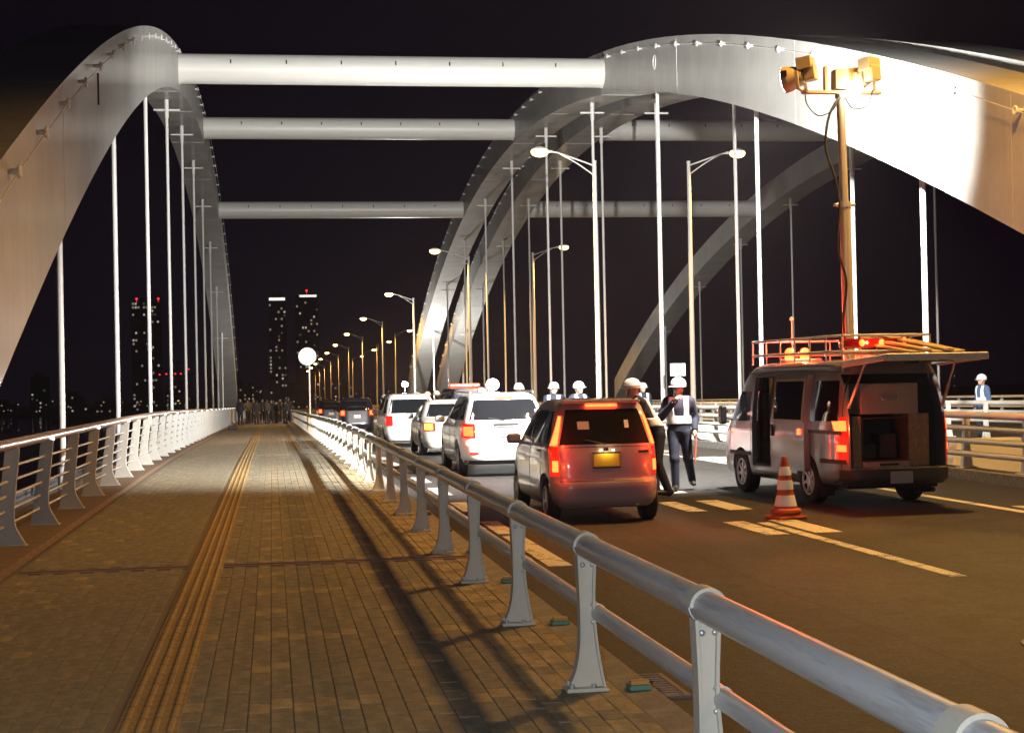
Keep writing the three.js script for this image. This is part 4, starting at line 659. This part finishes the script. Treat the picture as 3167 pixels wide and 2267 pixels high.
// p: the pose, 1.72 m tall, facing +z; elbows, wrists, knees and ankles are given for the person's right (R, -x) and left (L, +x)
function person(parent, p, look) {
  const cell = look.cell || 0.016, lean = p.lean || 0, lx = p.leanX || 0;
  const chest = V(lx * 0.8, 1.27, lean * 0.75), waist = V(lx * 0.3, 1.06, lean * 0.3), pelvis = V(0, 0.94, 0), neck = V(lx, 1.44, lean), sh = s => V(s * 0.185 + lx, 1.385, lean * 0.95);
  const head = V(lx * 1.15, 1.595, lean * 1.2 + 0.02), yaw = p.headYaw || 0, cy = Math.cos(yaw), sy = Math.sin(yaw);
  const J = { R: { s: sh(-1), e: p.eR, w: p.wR, h: V(-0.09, 0.90, 0), k: p.kR, a: p.aR }, L: { s: sh(1), e: p.eL, w: p.wL, h: V(0.09, 0.90, 0), k: p.kL, a: p.aL } };
  const torso = (x, y, z, r) => { const f = 1.42, q = (a, b, ra, rb) => cap(x, y, z * f, V(a.x, a.y, a.z * f), V(b.x, b.y, b.z * f), ra, rb) / 1.15; return smin(smin(q(pelvis, waist, 0.155 + r, 0.140 + r), q(waist, chest, 0.140 + r, 0.165 + r), 0.05), q(V(-0.10 + lx, 1.36, lean), V(0.10 + lx, 1.36, lean), 0.105 + r, 0.105 + r), 0.06); };
  const fingers = []; for (const k of ['R', 'L']) {
    const { e, w } = J[k], dir = w.clone().sub(e).normalize(), s = k === 'R' ? -1 : 1; let nrm = V(s, 0, 0).sub(dir.clone().multiplyScalar(dir.x * s)).normalize(); const across = V().crossVectors(dir, nrm), curl = nrm.clone().multiplyScalar(-s * (p['curl' + k] || 0.35) * s);
    const palm = w.clone().addScaledVector(dir, 0.075); J[k].palm = palm; const ch = [];
    [[-0.03, 0.065], [-0.01, 0.078], [0.011, 0.073], [0.031, 0.055]].forEach(([o, l]) => { const a = palm.clone().addScaledVector(across, o).addScaledVector(dir, 0.02), b = a.clone().addScaledVector(dir, l * 0.5).addScaledVector(curl, 0.012), c = b.clone().addScaledVector(dir, l * 0.4).addScaledVector(curl, 0.05); ch.push([a, b, 0.0095, 0.009], [b, c, 0.009, 0.0075]); });
    const ta = w.clone().addScaledVector(dir, 0.03).addScaledVector(across, -0.028), tb = ta.clone().addScaledVector(dir, 0.035).addScaledVector(across, -0.032), tc = tb.clone().addScaledVector(dir, 0.028).addScaledVector(across, -0.004); ch.push([ta, tb, 0.012, 0.011], [tb, tc, 0.011, 0.009]); J[k].f = ch;
  }
  const hand = (x, y, z, j) => { let d = cap(x, y, z, j.w, j.palm, 0.027, 0.034); d = Math.max(d, cap(x, y, z, j.w, j.palm, 0.05, 0.05)); for (const [a, b, r, q] of j.f) d = smin(d, cap(x, y, z, a, b, r, q), 0.008); return d; };
  const arms = (x, y, z, r) => Math.min(smin(cap(x, y, z, J.R.s, J.R.e, 0.052 + r, 0.042 + r), cap(x, y, z, J.R.e, J.R.w, 0.042 + r, 0.029 + r), 0.03), smin(cap(x, y, z, J.L.s, J.L.e, 0.052 + r, 0.042 + r), cap(x, y, z, J.L.e, J.L.w, 0.042 + r, 0.029 + r), 0.03));
  const legs = (x, y, z, r) => { let d = 9; for (const k of ['R', 'L']) d = Math.min(d, smin(cap(x, y, z, J[k].h, J[k].k, 0.082 + r, 0.056 + r), cap(x, y, z, J[k].k, J[k].a, 0.054 + r, 0.040 + r), 0.03)); return d; };
  const skull = (x, y, z, r) => { const X = (x - head.x) * cy - (z - head.z) * sy, Z = (x - head.x) * sy + (z - head.z) * cy, Y = y - head.y; let d = (Math.hypot(X / 0.078, Y / 0.112, (Z + 0.005) / 0.098) - 1) * 0.085 - r; if (r > 0) return d; d = smin(d, cap(X, Y, Z, V(0, -0.075, 0.045), V(0, -0.088, 0.06), 0.042, 0.03), 0.03); d = smin(d, cap(X, Y, Z, V(0, 0.01, 0.088), V(0, -0.025, 0.108), 0.009, 0.014), 0.012); for (const s of [-1, 1]) { d = smin(d, cap(X, Y, Z, V(s * 0.078, 0.015, -0.01), V(s * 0.076, -0.03, 0.0), 0.014, 0.01), 0.008); d = Math.max(d, -(Math.hypot(X - s * 0.031, Y - 0.012, Z - 0.10) - 0.014)); } return d; };
  const lo = V(-0.75, -0.02, -0.75), hi = V(0.75, 1.78, 0.75); // trimmed to the pose
  const all = [head, ...['R', 'L'].flatMap(k => [J[k].e, J[k].w, J[k].palm, J[k].k, J[k].a, J[k].s])]; lo.x = Math.min(...all.map(v => v.x)) - 0.22; hi.x = Math.max(...all.map(v => v.x)) + 0.22; lo.z = Math.min(-0.1, ...all.map(v => v.z)) - 0.2; hi.z = Math.max(0.1, ...all.map(v => v.z)) + 0.25;
  const fBody = (x, y, z) => { let d = torso(x, y, z, -0.012); d = smin(d, cap(x, y, z, neck, V(head.x, head.y - 0.07, head.z - 0.02), 0.056, 0.052), 0.03); d = smin(d, skull(x, y, z, 0), 0.015); d = smin(d, arms(x, y, z, -0.006), 0.03); d = smin(d, legs(x, y, z, -0.006), 0.03); for (const k of ['R', 'L']) d = smin(d, hand(x, y, z, J[k]), 0.01); return d; };
  mesh('body', nets(fBody, lo, hi, cell * 0.8), M.skin, parent);
  mesh('trousers', nets((x, y, z) => Math.max(Math.min(smin(legs(x, y, z, 0.020), torso(x, y, z, 0.006), 0.05)), y - 1.0, 0.05 - y), lo, hi, cell), look.trousers, parent);
  mesh('jacket', nets((x, y, z) => { const t = smin(torso(x, y, z, 0.022), arms(x, y, z, 0.018), 0.035), c = cap(x, y, z, neck, V(neck.x, neck.y + 0.045, neck.z + 0.01), 0.075, 0.070); return Math.max(smin(t, c, 0.02), 0.90 - y, y - 1.475 - Math.abs(lean) * 0.1, ...['R', 'L'].map(k => { const w = J[k].w, e = J[k].e, q = w.clone().sub(e).normalize(); return Math.min(0.12 - Math.hypot(x - w.x, y - w.y, z - w.z), 0.05) > 0 ? ((x - w.x) * q.x + (y - w.y) * q.y + (z - w.z) * q.z) : -1; })); }, lo, hi, cell), look.jacket, parent);
  for (const k of ['R', 'L']) { const a = J[k].a, td = p['toe' + k] || V(0, -0.02, 0.17); mesh('shoe', nets((x, y, z) => Math.max(smin(cap(x, y, z, a, V(a.x, a.y - 0.02, a.z - 0.03), 0.052, 0.05), cap(x, y, z, V(a.x, a.y - 0.035, a.z), a.clone().add(td), 0.047, 0.036), 0.03), -(y - (a.y - 0.085))), V(a.x - 0.2, a.y - 0.16, a.z - 0.28), V(a.x + 0.2, a.y + 0.12, a.z + 0.3), cell * 0.8), look.shoe || M.black, parent); }
  if (look.vest) mesh('reflective_vest', nets((x, y, z) => { const t = torso(x, y, z, 0.036), X = x - lx, belt = Math.abs(y - 1.10) - 0.062, strap = Math.abs(Math.abs(X) - 0.115) - 0.042, st = Math.max(strap, 1.05 - y, y - 1.46); return Math.max(t, -torso(x, y, z, 0.012), Math.min(belt, st)); }, lo, hi, cell * 0.75), M.reflective, parent);
  if (look.helmet) {
    const h = new THREE.Group(); h.name = 'helmet'; h.position.copy(head).add(V(0, 0.03, -0.005)); h.rotation.y = yaw; parent.add(h);
    mesh('helmet_shell', new THREE.LatheGeometry([[0.001, 0.135], [0.04, 0.13], [0.085, 0.105], [0.115, 0.06], [0.124, 0.01], [0.124, -0.015], [0.118, -0.018], [0.112, 0.01], [0.10, 0.06], [0.06, 0.11], [0.001, 0.125]].map(q => new THREE.Vector2(...q)), 28).scale(1, 1, 1.12), look.helmet, h);
    mesh('helmet_visor', new THREE.CylinderGeometry(0.145, 0.150, 0.012, 24, 1, false, -1.0, 2.0).translate(0, -0.008, 0.03), look.helmet, h);
    mesh('helmet_band', new THREE.TorusGeometry(0.123, 0.006, 6, 28).rotateX(Math.PI / 2).scale(1, 1, 1.12).translate(0, 0.012, 0), M.navy, h);
    mesh('chin_strap', tube([V(-0.105, 0.0, 0.01), V(-0.08, -0.10, 0.04), V(0, -0.145, 0.07), V(0.08, -0.10, 0.04), V(0.105, 0.0, 0.01)], 0.006, 20, 5), M.black, h);
  } else mesh('hair', nets((x, y, z) => { const X = (x - head.x) * cy - (z - head.z) * sy, Z = (x - head.x) * sy + (z - head.z) * cy; return Math.max(skull(x, y, z, 0.014), -(y - head.y + 0.01 + Z * 0.9 - 0.0)); }, V(head.x - 0.18, head.y - 0.2, head.z - 0.2), V(head.x + 0.18, head.y + 0.2, head.z + 0.2), cell * 0.8), look.hair, parent);
  return { J, head };
}
const stand = { eR: V(-0.24, 1.11, -0.02), wR: V(-0.235, 0.87, 0.06), eL: V(0.24, 1.11, -0.02), wL: V(0.235, 0.87, 0.06), kR: V(-0.10, 0.49, 0.02), aR: V(-0.11, 0.085, -0.02), kL: V(0.10, 0.49, 0.02), aL: V(0.11, 0.085, -0.02) };
const talk = { ...stand, eR: V(-0.27, 1.15, 0.02), wR: V(-0.07, 1.38, 0.22), curlR: 1.0, kR: V(-0.08, 0.50, 0.09), aR: V(-0.07, 0.085, 0.08), kL: V(0.13, 0.50, -0.02), aL: V(0.19, 0.15, -0.33), toeL: V(0.02, -0.06, 0.15), headYaw: -0.35, eL: V(0.25, 1.13, -0.08), wL: V(0.24, 0.93, 0.10) };
const bend = { ...stand, lean: 0.30, leanX: 0.0, eR: V(-0.36, 1.18, 0.36), wR: V(-0.44, 1.12, 0.58), eL: V(0.17, 1.10, 0.34), wL: V(0.02, 1.02, 0.50), kL: V(0.14, 0.50, 0.05), aL: V(0.18, 0.085, -0.10), headYaw: -0.5 };
const hips = { ...stand, eR: V(-0.36, 1.16, -0.04), wR: V(-0.22, 0.98, 0.10), headYaw: 0.4 };
const cop = (cell, extra = {}) => ({ cell, trousers: M.navy, jacket: M.navy, vest: true, helmet: phys(0.82, 0.82, 0.80, 0.3, { clearcoat: 0.6 }), ...extra });
function officer(label, pose, x, d, turn, look, road = ROAD) { const t = thing('person', label, 'person', x, deckY(d) + road, d, turn, 'officers on the road'); person(t, pose, look); t.scale.setScalar(1.045); return t; }
{
  const radioCop = officer('officer in white helmet speaking into a radio, striding right of the plum-grey hatchback', talk, 6.50, 24.5, -0.25, cop(0.014));
  mesh('radio', rbox(0.05, 0.11, 0.035, 0.01, -0.055, 1.485, 0.235), M.black, radioCop);
  mesh('baton', rod(V(0.27, 0.90, -0.02), V(0.23, 0.45, 0.20), 0.014), std(0.30, 0.05, 0.03, 0.5), radioCop);
  officer('officer in white helmet bending towards the right side of the plum-grey hatchback', bend, 5.90, 23.6, -1.45, cop(0.016));
  const a = officer('officer in white helmet, rightmost of three heads above the plum-grey hatchback', hips, 7.11, 35.9, 0.4, cop(0.020));
  const side = officer('officer in blue shirt and white helmet standing on the twin bridge, right of the van', stand, 18.75, 39.2, -1.35, cop(0.018, { jacket: M.blueShirt }));
  const b = officer('officer in white helmet, middle of three heads above the plum-grey hatchback', stand, 6.73, 37.0, -0.3, cop(0.020));
  dup(a, 'officer in white helmet, leftmost of three heads above the plum-grey hatchback', 6.05, deckY(38.1) + ROAD, 38.1, -0.4);
  dup(b, 'officer in white helmet far behind the radio-holding officer, near the guard rail', 10.9, deckY(45.2) + ROAD, 45.2, 0.2);
  dup(b, 'officer in white helmet left of the police van roof light', 6.72, deckY(50.2) + ROAD, 50.2, 0.6);
  dup(a, 'officer in white helmet above the silver saloon roof, right one of three', 6.55, deckY(58.6) + ROAD, 58.6, -0.2);
  dup(b, 'officer in white helmet above the silver saloon roof, middle one of three', 6.38, deckY(60.9) + ROAD, 60.9, 0.5);
  dup(a, 'officer in white helmet above the silver saloon roof, left one of three', 6.45, deckY(65.2) + ROAD, 65.2, 0.9);
  dup(b, 'officer in white helmet behind the white minivan roof', 6.26, deckY(67.6) + ROAD, 67.6, 0.1);
  dup(a, 'officer in white helmet standing left of the round white work light', 6.15, deckY(84) + ROAD, 84, 0.2);
  dup(b, 'officer in white helmet beside the dark blue minivan', 5.75, deckY(80.5) + ROAD, 80.5, -0.6);
}
{ // onlookers at the far end of the walkway
  const hairM = std(0.012, 0.010, 0.009, 0.7), mk = (c, tr) => ({ cell: 0.024, jacket: std(...c, 0.85), trousers: std(...tr, 0.85), hair: hairM });
  const kinds = [['in a dark coat', stand, mk([0.03, 0.03, 0.035], [0.03, 0.03, 0.04])], ['in a drab shirt', hips, mk([0.10, 0.095, 0.085], [0.03, 0.03, 0.035])], ['in a brown jacket', stand, mk([0.06, 0.04, 0.03], [0.04, 0.035, 0.03])], ['in a grey hooded top', hips, mk([0.045, 0.045, 0.05], [0.03, 0.03, 0.03])]];
  const spots = [[-2.0, 101, 0], [-1.62, 108, 1], [-1.30, 114, 2], [-1.0, 104, 0], [-0.72, 118, 3], [-0.35, 105, 1], [-0.05, 113, 0], [0.30, 107, 0], [0.58, 116, 2], [0.85, 102, 3], [1.12, 110, 0], [1.32, 119, 1], [-1.75, 122, 3], [0.08, 124, 2]];
  const where = ['by the outer railing', 'second from outer railing', 'third from the outer railing', 'fourth from the outer railing', 'left of the walkway middle', 'mid walkway, left one', 'mid walkway, right one', 'just right of the tactile strip', 'right of the walkway middle', 'fourth from the road railing', 'second from the road railing', 'right beside the road railing', 'hindmost on the left', 'hindmost in the middle'];
  const first = [];
  spots.forEach(([x, d, k], i) => {
    const label = `onlooker ${kinds[k][0]} far down the walkway, ${where[i]}`, turn = rr(-1, 1) + (rnd() < 0.6 ? Math.PI : 0);
    if (!first[k]) { const t = thing('person', label, 'person', x, deckY(d), d, turn, 'onlookers on the walkway'); person(t, kinds[k][1], kinds[k][2]); first[k] = t; } else { const c = dup(first[k], label, x, deckY(d), d, turn); c.scale.setScalar(rr(0.86, 1.03)); }
  });
  const bag = thing('bag', 'small dark bag lying on the walkway beside the outer railing', 'bag', -2.02, deckY(82), 82); mesh('bag_body', rbox(0.5, 0.22, 0.28, 0.09, 0, 0.11, 0), std(0.05, 0.045, 0.04, 0.8), bag); mesh('strap', tube([V(-0.2, 0.2, 0), V(-0.1, 0.34, 0), V(0.1, 0.34, 0), V(0.2, 0.2, 0)], 0.012, 16, 6), M.black, bag);
}

// ================================================================= cone, signs, work lights, police van
{
  const t = thing('traffic_cone', 'orange traffic cone with white reflective bands standing on the lane line beside the van', 'cone', 6.44, ROAD + 0.004, 19.1, 0.2), or = std(0.45, 0.07, 0.025, 0.55), r = y => 0.185 - (0.185 - 0.032) * (y / 0.78) - 0.035 * Math.sin(Math.PI * Math.min(1, y / 0.5)) * 0.5;
  mesh('cone_body', new THREE.LatheGeometry([[0.185, 0.03], [0.165, 0.07], ...[0.12, 0.2, 0.3, 0.4, 0.5, 0.6, 0.7, 0.78].map(y => [r(y), y]), [0.018, 0.79], [0.001, 0.79]].map(p => new THREE.Vector2(...p)), 28), or, t);
  for (const [a, b] of [[0.16, 0.30], [0.37, 0.49], [0.55, 0.66]]) mesh('reflective_band', new THREE.LatheGeometry([[r(a) + 0.0, a], [r(a) + 0.006, a + 0.003], [r(b) + 0.006, b - 0.003], [r(b), b]].map(p => new THREE.Vector2(...p)), 28), std(0.88, 0.88, 0.88, 0.4), t);
  mesh('cone_base', [rbox(0.40, 0.035, 0.40, 0.012, 0, 0.018, 0), new THREE.CylinderGeometry(0.19, 0.20, 0.03, 28).translate(0, 0.045, 0)], or, t);
  mesh('ballast_ring', new THREE.TorusGeometry(0.165, 0.035, 8, 28).rotateX(Math.PI / 2).translate(0, 0.10, 0), std(0.55, 0.09, 0.03, 0.6), t);
}
{
  const t = thing('round_sign', 'round traffic sign whitened by painted glare on a thin pole rising from the tubular railing', 'sign', 1.72, deckY(71.7), 71.7);
  mesh('sign_disc', new THREE.CylinderGeometry(0.40, 0.40, 0.012, 40).rotateX(Math.PI / 2).translate(-0.08, 3.42, 0.06), std(0.90, 0.90, 0.88, 0.35), t);  // disc, rim and bar near white: flash glare put into their colour
  mesh('sign_rim', new THREE.TorusGeometry(0.395, 0.014, 8, 40).translate(-0.08, 3.42, 0.06), std(0.86, 0.86, 0.85, 0.35), t);
  mesh('sign_bar', box(0.07, 0.66, 0.006, 0, 0, 0).rotateZ(0.78).translate(-0.08, 3.42, 0.07), std(0.80, 0.84, 0.78, 0.4), t);
  mesh('sign_pole', rod(V(0, 0, 0), V(0, 3.6, 0), 0.038, 0.038, 14), M.white, t);
  mesh('pole_clamp', [rbox(0.11, 0.06, 0.11, 0.01, 0, 0.76, 0), rbox(0.14, 0.04, 0.07, 0.01, -0.04, 3.55, 0.02), rbox(0.14, 0.04, 0.07, 0.01, -0.04, 3.25, 0.02)], M.steel, t);
  const s = thing('road_sign', 'small white square traffic sign above the radio-holding officer', 'sign', 13.3, deckY(50.4) - 0.30, 50.4);
  mesh('sign_board', rbox(0.52, 0.42, 0.02, 0.008, 0.06, 2.42, 0.05), M.reflective, s);
  mesh('sign_symbol', [box(0.22, 0.035, 0.006, 0.08, 2.50, 0.063), box(0.035, 0.16, 0.006, 0, 0, 0).rotateZ(-0.6).translate(0.05, 2.39, 0.063), box(0.035, 0.13, 0.006, 0, 0, 0).rotateZ(0.7).translate(0.15, 2.37, 0.063)], std(0.10, 0.10, 0.12, 0.6), s);
  mesh('sign_pole', rod(V(0, 0, 0), V(0, 2.62, 0), 0.03, 0.03, 12), M.steel, s);
}
function workLight(label, x, d, h, r, cd, power) {
  const y = deckY(d) + ROAD, t = thing('work_light', label, 'work light', x, y, d, 0, 'white balloon work lights on the road');
  mesh('balloon_lamp', new THREE.SphereGeometry(r, 24, 16).scale(1, 0.92, 1).translate(0, h, 0), glow(1, 0.98, 0.95, power, [0.8, 0.8, 0.8]), t);
  mesh('stand_pole', rod(V(0, 0.02, 0), V(0, h - r * 0.9, 0), 0.03, 0.025, 10), M.steel, t);
  for (let i = 0; i < 3; i++) mesh('leg', rod(V(0, 0.55, 0), V(0.5 * Math.cos(i * 2.094), 0.02, 0.5 * Math.sin(i * 2.094)), 0.018), M.steel, t);
  const l = new THREE.PointLight(col(1, 0.985, 0.95), cd, 0, 2); l.position.set(0, h, 0); l.castShadow = true; l.shadow.radius = r / 0.02; t.add(l);
}
workLight('large round white work light on a tripod near the far foot of the arch', 10.75, 127.0, 2.85, 0.24, 550, 160);
workLight('round white work light on a tripod behind the white wagon', 7.62, 53.8, 1.95, 0.22, 330, 60);
{ // dark police van ahead in the middle lane, of which the roof and light bar show
  const d = 57.6, t = thing('police_van', 'dark police van with a red light bar in the middle lane, mostly hidden', 'van', 7.05, deckY(d) + ROAD, d, 0.03), P = paint(0.02, 0.02, 0.022);
  const S = new Shell([[0.28, 0.80, -2.3, 2.3], [0.6, 0.86, -2.36, 2.36], [1.0, 0.86, -2.2, 2.34], [1.3, 0.83, -1.6, 2.3], [1.7, 0.76, -1.1, 2.2], [1.86, 0.68, -0.8, 2.05]], 7, 0.05);
  mesh('body', S.geometry(30), P, t); for (const z of [-1.5, 1.45]) for (const s of [-1, 1]) wheel(t, 0.34, 0.2, s * 0.79, z, M.steel);
  mesh('rear_window', S.panel('back', 1.15, 1.66, line(-0.70, -0.62), line(0.70, 0.62)), M.glass, t);
  for (const s of ['left', 'right']) mesh('side_window', S.panel(s, 1.2, 1.64, -0.8, 2.0), M.glass, t);
  mesh('license_plate', rbox(0.33, 0.165, 0.012, 0.004, 0, 0.85, 2.36), M.white, t);
  for (const s of [-1, 1]) mesh('tail_light', S.panel('back', 0.8, 1.12, s * 0.64, s * 0.80, 0.012, 5, 5), redLens, t);
  mesh('light_bar', rbox(1.15, 0.13, 0.3, 0.05, 0, 1.99, 0.3), glow(1.0, 0.16, 0.04, 1.0, [0.4, 0.02, 0.02]), t); mesh('bar_lamp', [new THREE.SphereGeometry(0.05, 10, 8).translate(-0.35, 2.0, 0.45), new THREE.SphereGeometry(0.05, 10, 8).translate(0.3, 2.0, 0.45)], TAIL(1), t);
}

{ // the photographer's flash on a light stand, just behind and left of the picture's viewpoint: it whitens the nearest rails
  const t = thing('flash_stand', 'camera flash on a thin light stand behind the viewpoint', 'flash', -0.35, 0, -0.45);
  mesh('flash_head', rbox(0.09, 0.07, 0.12, 0.01, 0, 1.80, 0), M.black, t); mesh('flash_window', box(0.07, 0.045, 0.006, 0, 1.80, -0.063), glow(0.92, 0.96, 1, 3), t);
  mesh('stand_pole', rod(V(0, 0.02, 0), V(0, 1.76, 0), 0.012), M.steel, t); for (let i = 0; i < 3; i++) mesh('leg', rod(V(0, 0.45, 0), V(0.4 * Math.cos(i * 2.094), 0.01, 0.4 * Math.sin(i * 2.094)), 0.009), M.steel, t);
  const l = new THREE.SpotLight(col(0.84, 0.92, 1.0), 95, 0, 0.62, 0.7, 2); l.position.set(0, 1.80, -0.09); l.target.position.set(1.6, 1.5, -10); l.castShadow = true; l.shadow.radius = 1.2; t.add(l, l.target);
}

// ================================================================= the city across the water
{
  const wall = std(0.02, 0.021, 0.026, 0.8), winM = [[1, 0.86, 0.62, 0.24], [1, 0.93, 0.8, 0.42], [0.85, 0.95, 1, 0.2], [1, 0.72, 0.42, 0.24], [1, 0.9, 0.7, 0.06]].map(c => glow(c[0], c[1], c[2], c[3])), redM = glow(1, 0.03, 0.04, 2.2), crownM = glow(0.95, 1.0, 0.86, 1.3);
  function building(name, label, x, d, w, dep, y0, y1, o = {}) {
    const t = thing(name, label, 'building', x, y0, d, 0, 'buildings across the water'), H = y1 - y0;
    mesh('wall', [box(w, H, dep, 0, H / 2, 0), box(w * 0.5, 4, dep * 0.5, 0, H + 2, 0)], wall, t);
    const nx = Math.max(2, Math.floor(w / (o.px || 2.6))), ny = Math.max(2, Math.floor(H / (o.py || 3.3))), g = new THREE.BoxGeometry(o.ww || 1.7, o.wh || 1.9, 0.3);
    for (let j = 0; j < ny; j++) for (let i = 0; i < nx; i++) { const c = (i + 0.5) / nx, pr = o.prob ? o.prob(c, j / ny) : 0.2; if (rnd() < pr) { const m = mesh('lit_window', g, winM[Math.floor(rnd() * 5)], t); m.position.set((c - 0.5) * w * 0.96, (j + 0.6) * H / ny, dep / 2 + 0.1); } }
    if (o.crown) mesh('lit_crown', box(w * o.crown[0], o.crown[1], 0.4, w * (o.crown[2] || 0), H - o.crown[1] * 0.9, dep / 2 + 0.15), crownM, t);
    for (const q of o.red || []) mesh('warning_light', [new THREE.SphereGeometry(1.1, 10, 8).translate(w * q, H + 3.2, dep / 2), box(0.3, 3.2, 0.3, w * q, H + 1.6, dep / 2)], redM, t);
    return t;
  }
  const edge = (c, v) => (c < 0.2 || (c > 0.62 && c < 0.85) ? 0.34 : 0.10) * (v > 0.93 ? 2.2 : 1);
  building('tower', 'dark residential tower with two red roof lights behind the left hangers', -115, 1500, 26, 24, -18, 84, { prob: edge, red: [-0.30, 0.46] });
  building('tower', 'slim dark tower with bright roof strip, left one of the pair up the road', 6.6, 1500, 17, 20, -18, 88, { prob: (c, v) => v > 0.86 ? 0.03 : 0.17, crown: [0.88, 2.6] });
  building('tower', 'dark tower with bright roof strip and one red light, right one of the pair', 34.5, 1500, 22, 22, -18, 90, { prob: (c, v) => v > 0.9 ? 0.03 : 0.15, crown: [0.72, 2.0, 0.06], red: [0.0] });
  const low = [['low block with scattered windows at the far left', -213, 1500, 15, 17], ['slab with a few lit windows left of the tower', -182, 1480, 22, -2], ['long low hall with a strip of lit windows left of the tower', -141, 1420, 26, -7], ['block beneath the crane', -86, 1480, 22, 6], ['warehouse glowing yellow beside the hangers', -74, 1400, 30, -8], ['block behind the arch foot', -40, 1520, 26, 10], ['block left of the tower pair', -18, 1550, 20, 4], ['block below the tower pair', 20, 1400, 26, 2], ['block right of the tower pair', 62, 1500, 30, 6], ['block far behind the lamps', 120, 1500, 46, -2], ['low building at the far right edge', 640, 1500, 60, -2], ['hall at the far right behind the officer', 585, 1480, 34, -6], ['low shed at the far left edge', -238, 1450, 22, -8]];
  for (const [l, x, d, w, y1] of low) building('city_block', `dark ${l}`, x, d, w, 20, -18, y1, { prob: () => 0.22, px: 3.4, py: 3.6, ww: 1.5, wh: 1.5 });
  const ws = thing('harbour_lights', 'row of yellow harbour lamps low beside the hangers', 'lights', -82, -18, 1395); mesh('quay', box(34, 3, 6, 4, 1.5, 0), wall, ws);
  for (let i = 0; i < 9; i++) mesh('quay_lamp', [new THREE.SphereGeometry(i < 3 ? 1.2 : 0.7, 8, 6).translate(-4 + i * 2.6, 5 + (i % 3) * 2.2, 2), box(0.25, 5 + (i % 3) * 2.2, 0.25, -4 + i * 2.6, 2.5 + (i % 3) * 1.1, 2)], glow(1.0, 0.66, 0.22, i < 3 ? 2.2 : 1.0), ws);
  const cr = thing('harbour_crane', 'dark harbour crane outlined by small red lights', 'crane', -85, -18, 1460); mesh('tower_frame', [rod(V(0, 0, 0), V(0, 46, 0), 0.7), rod(V(-16, 34, 0), V(24, 34, 0), 0.5), rod(V(0, 46, 0), V(24, 34, 0), 0.25), rod(V(0, 46, 0), V(-16, 34, 0), 0.25)], wall, cr);
  for (const [x, y] of [[-16, 34], [-10, 34.5], [-2, 34.5], [3, 34.5], [10, 38.5]]) mesh('warning_light', new THREE.SphereGeometry(0.8, 8, 6).translate(x, y, 1), redM, cr);
  const quay = std(0.03, 0.03, 0.03, 0.9);
  const lampSpots = []; for (let i = 0; i < 34; i++) lampSpots.push([rr(-240, -45), 1320 + rr(0, 90), rr(3, 13)]);
  for (let i = 0; i < 10; i++) lampSpots.push([rr(-40, 110), 1330 + rr(0, 60), rr(5, 16)]); for (let i = 0; i < 6; i++) lampSpots.push([rr(565, 670), 1400, rr(6, 20)]);
  for (const [x, d, h] of lampSpots) { const m = thing('shore_lamp', 'tiny lamp on a mast along the dark far shore', 'lamp', x, -17.5, d, 0, 'lamps along the far shore'); mesh('mast', box(0.3, h, 0.3, 0, h / 2, 0), quay, m); mesh('lamp_head', new THREE.SphereGeometry(rr(0.4, 0.85), 8, 6).translate(0, h + 0.4, 0), winM[Math.floor(rnd() * 4)], m); }
}
scene.traverse(o => { if (o.isMesh) { o.castShadow = true; o.receiveShadow = true; } });
renderer.render(scene, camera);
